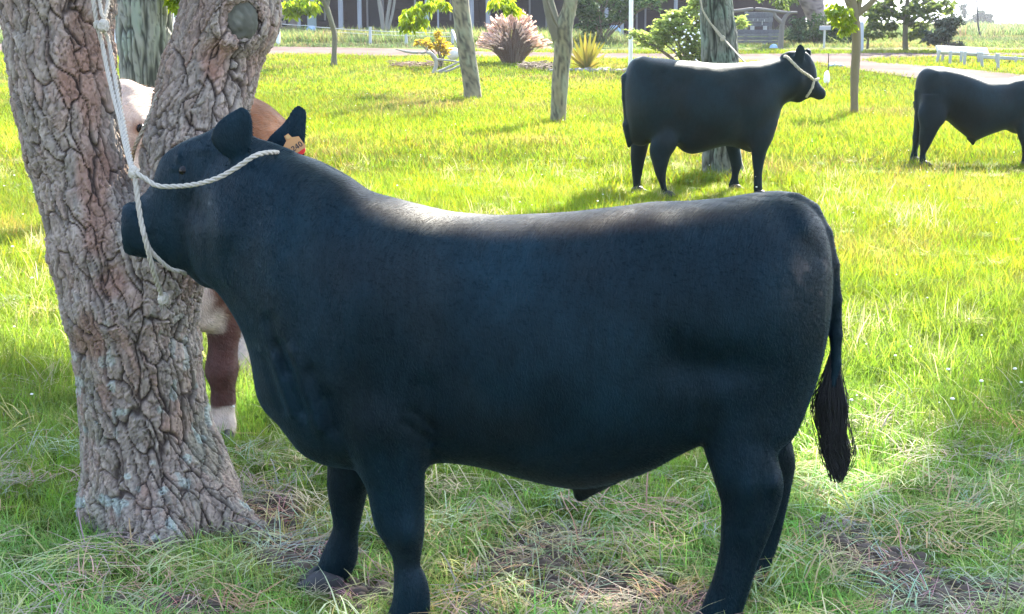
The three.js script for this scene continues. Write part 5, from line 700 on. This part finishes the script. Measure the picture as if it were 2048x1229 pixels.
{
  const r = rng(1234), grassMat = new THREE.MeshPhysicalMaterial({ vertexColors: true, transmission: 0.52, thickness: 0, roughness: 1, side: THREE.DoubleSide, specularIntensity: 0.25 }), strawMat = new THREE.MeshPhysicalMaterial({ vertexColors: true, transmission: 0.2, thickness: 0, roughness: 0.95, side: THREE.DoubleSide, specularIntensity: 0.3 });
  const kinds = {
    fine: [0, 1, 2].map(() => tuftGeo(r, 26, { h: 0.075, spread: 0.06, curl: 1.0, wid: 0.0030 })), // foreground, thin and tangled
    lush: [0, 1, 2].map(() => tuftGeo(r, 24, { h: 0.17, spread: 0.08, curl: 0.6, wid: 0.0048 })), // sunlit, upright
    wide: [0, 1].map(() => tuftGeo(r, 26, { h: 0.15, spread: 0.26, curl: 0.6, wid: 0.012, seg: 2 })), // farther off
    far: [0, 1].map(() => tuftGeo(r, 22, { h: 0.15, spread: 0.5, curl: 0.7, wid: 0.026, seg: 2 })),
    weed: [0, 1].map(() => tuftGeo(r, 26, { h: 0.55, spread: 0.45, curl: 0.5, wid: 0.03, seg: 3 })),
    straw: [0, 1, 2].map(() => tuftGeo(r, 22, { h: 0.15, spread: 0.09, curl: 0.5, lay: 1.15, wid: 0.0032, dead: 0 })),
  };
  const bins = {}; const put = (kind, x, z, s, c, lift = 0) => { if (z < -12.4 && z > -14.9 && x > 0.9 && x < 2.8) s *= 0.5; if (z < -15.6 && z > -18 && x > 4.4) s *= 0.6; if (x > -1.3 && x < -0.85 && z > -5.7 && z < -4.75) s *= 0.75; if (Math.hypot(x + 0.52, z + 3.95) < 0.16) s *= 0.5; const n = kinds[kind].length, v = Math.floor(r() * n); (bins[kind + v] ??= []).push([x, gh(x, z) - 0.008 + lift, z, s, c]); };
  const tint = (x, z, k) => { const n = fbm(x * 0.5 + 3, z * 0.5, 7, 3), m = fbm(x * 2.1, z * 2.1 + 9, 2, 2), dry = smooth(0.58, 0.85, n * 0.6 + m * 0.5 + (r() - 0.5) * 0.3) * k; const pt = lerp(0.72, 1.08, smooth(0.3, 0.7, fbm(x * 0.22 + 30, z * 0.3, 4, 3))) * 0.97; return [pt * lerp(0.20, 0.30, dry) * (0.8 + r() * 0.4), pt * lerp(0.275, 0.275, dry) * (0.8 + r() * 0.4), lerp(0.010, 0.05, dry) * (0.8 + r() * 0.4)]; };
  const band = (d0, d1, density, fn) => { const A = 0.42 * (d1 * d1 - d0 * d0) + 1.6 * (d1 - d0), n = Math.round(A * density); for (let i = 0; i < n; i++) { const d = Math.sqrt(lerp(d0 * d0, d1 * d1, r())), x = (r() * 2 - 1) * (0.42 * d + 0.8); fn(x, -d, d); } };
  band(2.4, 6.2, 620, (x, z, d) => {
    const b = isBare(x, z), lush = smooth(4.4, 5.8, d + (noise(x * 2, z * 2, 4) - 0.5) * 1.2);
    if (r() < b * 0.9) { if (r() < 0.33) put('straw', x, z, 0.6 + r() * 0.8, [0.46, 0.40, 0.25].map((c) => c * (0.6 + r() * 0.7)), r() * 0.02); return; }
    const shadeMint = 0.7 * smooth(9, 4.5, d), c = tint(x, z, 0.9).map((v, i) => lerp(v, [0.22, 0.40, 0.05][i] * (0.8 + 0.4 * r()), shadeMint)); if (r() < lush) put('lush', x, z, (0.6 + r() * 0.6) * lerp(0.55, 0.8, smooth(4.6, 6.5, d)), c); else { const dr = smooth(0.55, 0.8, fbm(x * 1.3, z * 1.3, 5, 3)) * 0.5 + r() * r() * 0.5, g = [lerp(0.22, 0.44, dr), lerp(0.42, 0.44, dr), lerp(0.07, 0.19, dr)].map((v) => v * (0.75 + r() * 0.5)); put('fine', x, z, (0.6 + r() * 0.8) * (1 - 0.4 * b), g); }  // near grass coloured brighter and mintier, the look of shade put into it
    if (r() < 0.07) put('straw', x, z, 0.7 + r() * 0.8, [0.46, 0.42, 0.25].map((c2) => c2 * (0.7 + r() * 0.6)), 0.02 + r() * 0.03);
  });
  band(6.2, 17, 300, (x, z) => { if (r() > smooth(13, 17, -z)) { const pale = r() < 0.03 * smooth(0.4, 0.6, noise(x * 0.7, z * 0.7, 6)) * 2; put('lush', x, z, 0.55 + r() * 0.6 + (pale ? 0.2 : 0), pale ? [0.42, 0.42, 0.18] : tint(x, z, 1).map((v, i) => lerp(v, [0.22, 0.37, 0.035][i], 0.6 * smooth(10, 5.5, -z)))); } if (r() < 0.012) put('straw', x, z, 0.6 + r() * 0.7, [0.36, 0.37, 0.16].map((c) => c * (0.7 + r() * 0.6)), 0.07 + r() * 0.06); });  // same painted shade green blended in, fading with distance
  band(12.5, 31, 60, (x, z) => { if (r() < smooth(12.5, 15, -z) && r() > smooth(28, 31, -z) && !onRoad(x, z)) put('wide', x, z, 0.7 + r() * 0.5, tint(x, z, 1)); });
  band(27, 48, 28, (x, z) => { if (r() < smooth(27, 30, -z) && !onRoad(x, z)) put('far', x, z, 0.5 + r() * 0.4, tint(x, z, 1.1)); });
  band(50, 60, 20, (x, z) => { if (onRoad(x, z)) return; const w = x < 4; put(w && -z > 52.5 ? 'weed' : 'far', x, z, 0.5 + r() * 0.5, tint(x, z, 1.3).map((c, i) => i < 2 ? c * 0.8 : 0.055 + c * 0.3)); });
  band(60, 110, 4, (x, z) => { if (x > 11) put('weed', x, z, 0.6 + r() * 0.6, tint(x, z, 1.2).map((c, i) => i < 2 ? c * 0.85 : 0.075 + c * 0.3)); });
  const labels = { fine: 'thin tangled shaded grass in the foreground', lush: 'tall lush grass of the pasture', wide: 'bright grass farther out in the pasture', far: 'short grass before and beyond the road', weed: 'tall weedy grass on the far verge', straw: 'dry straw and dead grass lying about' };
  const M = new THREE.Matrix4(), Q = new THREE.Quaternion(), E = new THREE.Euler(), C = new THREE.Color();
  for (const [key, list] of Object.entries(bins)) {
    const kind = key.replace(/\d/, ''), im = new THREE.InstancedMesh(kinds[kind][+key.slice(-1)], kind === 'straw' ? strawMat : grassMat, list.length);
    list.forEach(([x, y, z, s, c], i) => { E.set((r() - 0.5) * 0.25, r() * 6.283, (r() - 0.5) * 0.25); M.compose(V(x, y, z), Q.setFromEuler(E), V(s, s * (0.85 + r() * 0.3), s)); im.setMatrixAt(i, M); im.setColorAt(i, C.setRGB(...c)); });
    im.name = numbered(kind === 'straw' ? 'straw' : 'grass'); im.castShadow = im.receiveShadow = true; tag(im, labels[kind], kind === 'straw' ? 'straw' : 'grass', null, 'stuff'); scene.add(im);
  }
  // pale seed heads and little white flowers in the sunlit grass
  const fl = new THREE.InstancedMesh(new THREE.IcosahedronGeometry(1, 0).scale(1, 0.6, 1), std(0.75, 0.73, 0.66, 0.8), 420);
  for (let i = 0; i < 420; i++) { const d = Math.sqrt(lerp(30, 30 * 30, Math.pow(r(), 1.6))), x = (r() * 2 - 1) * 0.4 * d, s = 0.004 + r() * 0.007; M.compose(V(x, gh(x, -d) + 0.10 + r() * 0.1, -d), Q.identity(), V(s, s, s)); fl.setMatrixAt(i, M); }
  fl.name = 'flowers'; fl.castShadow = true; tag(fl, 'tiny white flower heads scattered through the grass', 'flowers', null, 'stuff'); scene.add(fl);
  // loose crumbs of soil and dung in the bare patches
  const soil = new THREE.InstancedMesh(new THREE.IcosahedronGeometry(1, 1), std(0.10, 0.075, 0.058, 1), 2600); let n = 0, guard = 0;
  while (n < 2600 && guard++ < 200000) { const d = 2.5 + r() * 2.8, x = (r() * 2 - 1) * 0.42 * d; if (isBare(x, -d) < 0.45 + r() * 0.3) continue; const s = 0.004 + Math.pow(r(), 4) * 0.026; E.set(r() * 6, r() * 6, r() * 6); M.compose(V(x, gh(x, -d) + s * 0.2, -d), Q.setFromEuler(E), V(s * (0.7 + r() * 0.7), s * (0.5 + r() * 0.4), s)); soil.setMatrixAt(n++, M); }
  soil.count = n; soil.name = 'soil_crumbs'; soil.castShadow = true; tag(soil, 'brown crumbs of soil and dung in the bare patches', 'soil', null, 'stuff'); scene.add(soil);
  // one tall grass stem at the right front
  const a = P(2008, 1240, 3.75), st = base('grass_stem', V(a.x, 0, a.z), 'single tall pale green grass stem at the bottom right corner', 'grass stem'); mesh('stem', local(new THREE.TubeGeometry(new THREE.CatmullRomCurve3([V(a.x, 0, a.z), P(2020, 1130, 3.74), P(2034, 1005, 3.72)]), 12, 0.0022, 5), st), std(0.16, 0.22, 0.05, 0.8), st);
}
renderer.render(scene, camera);
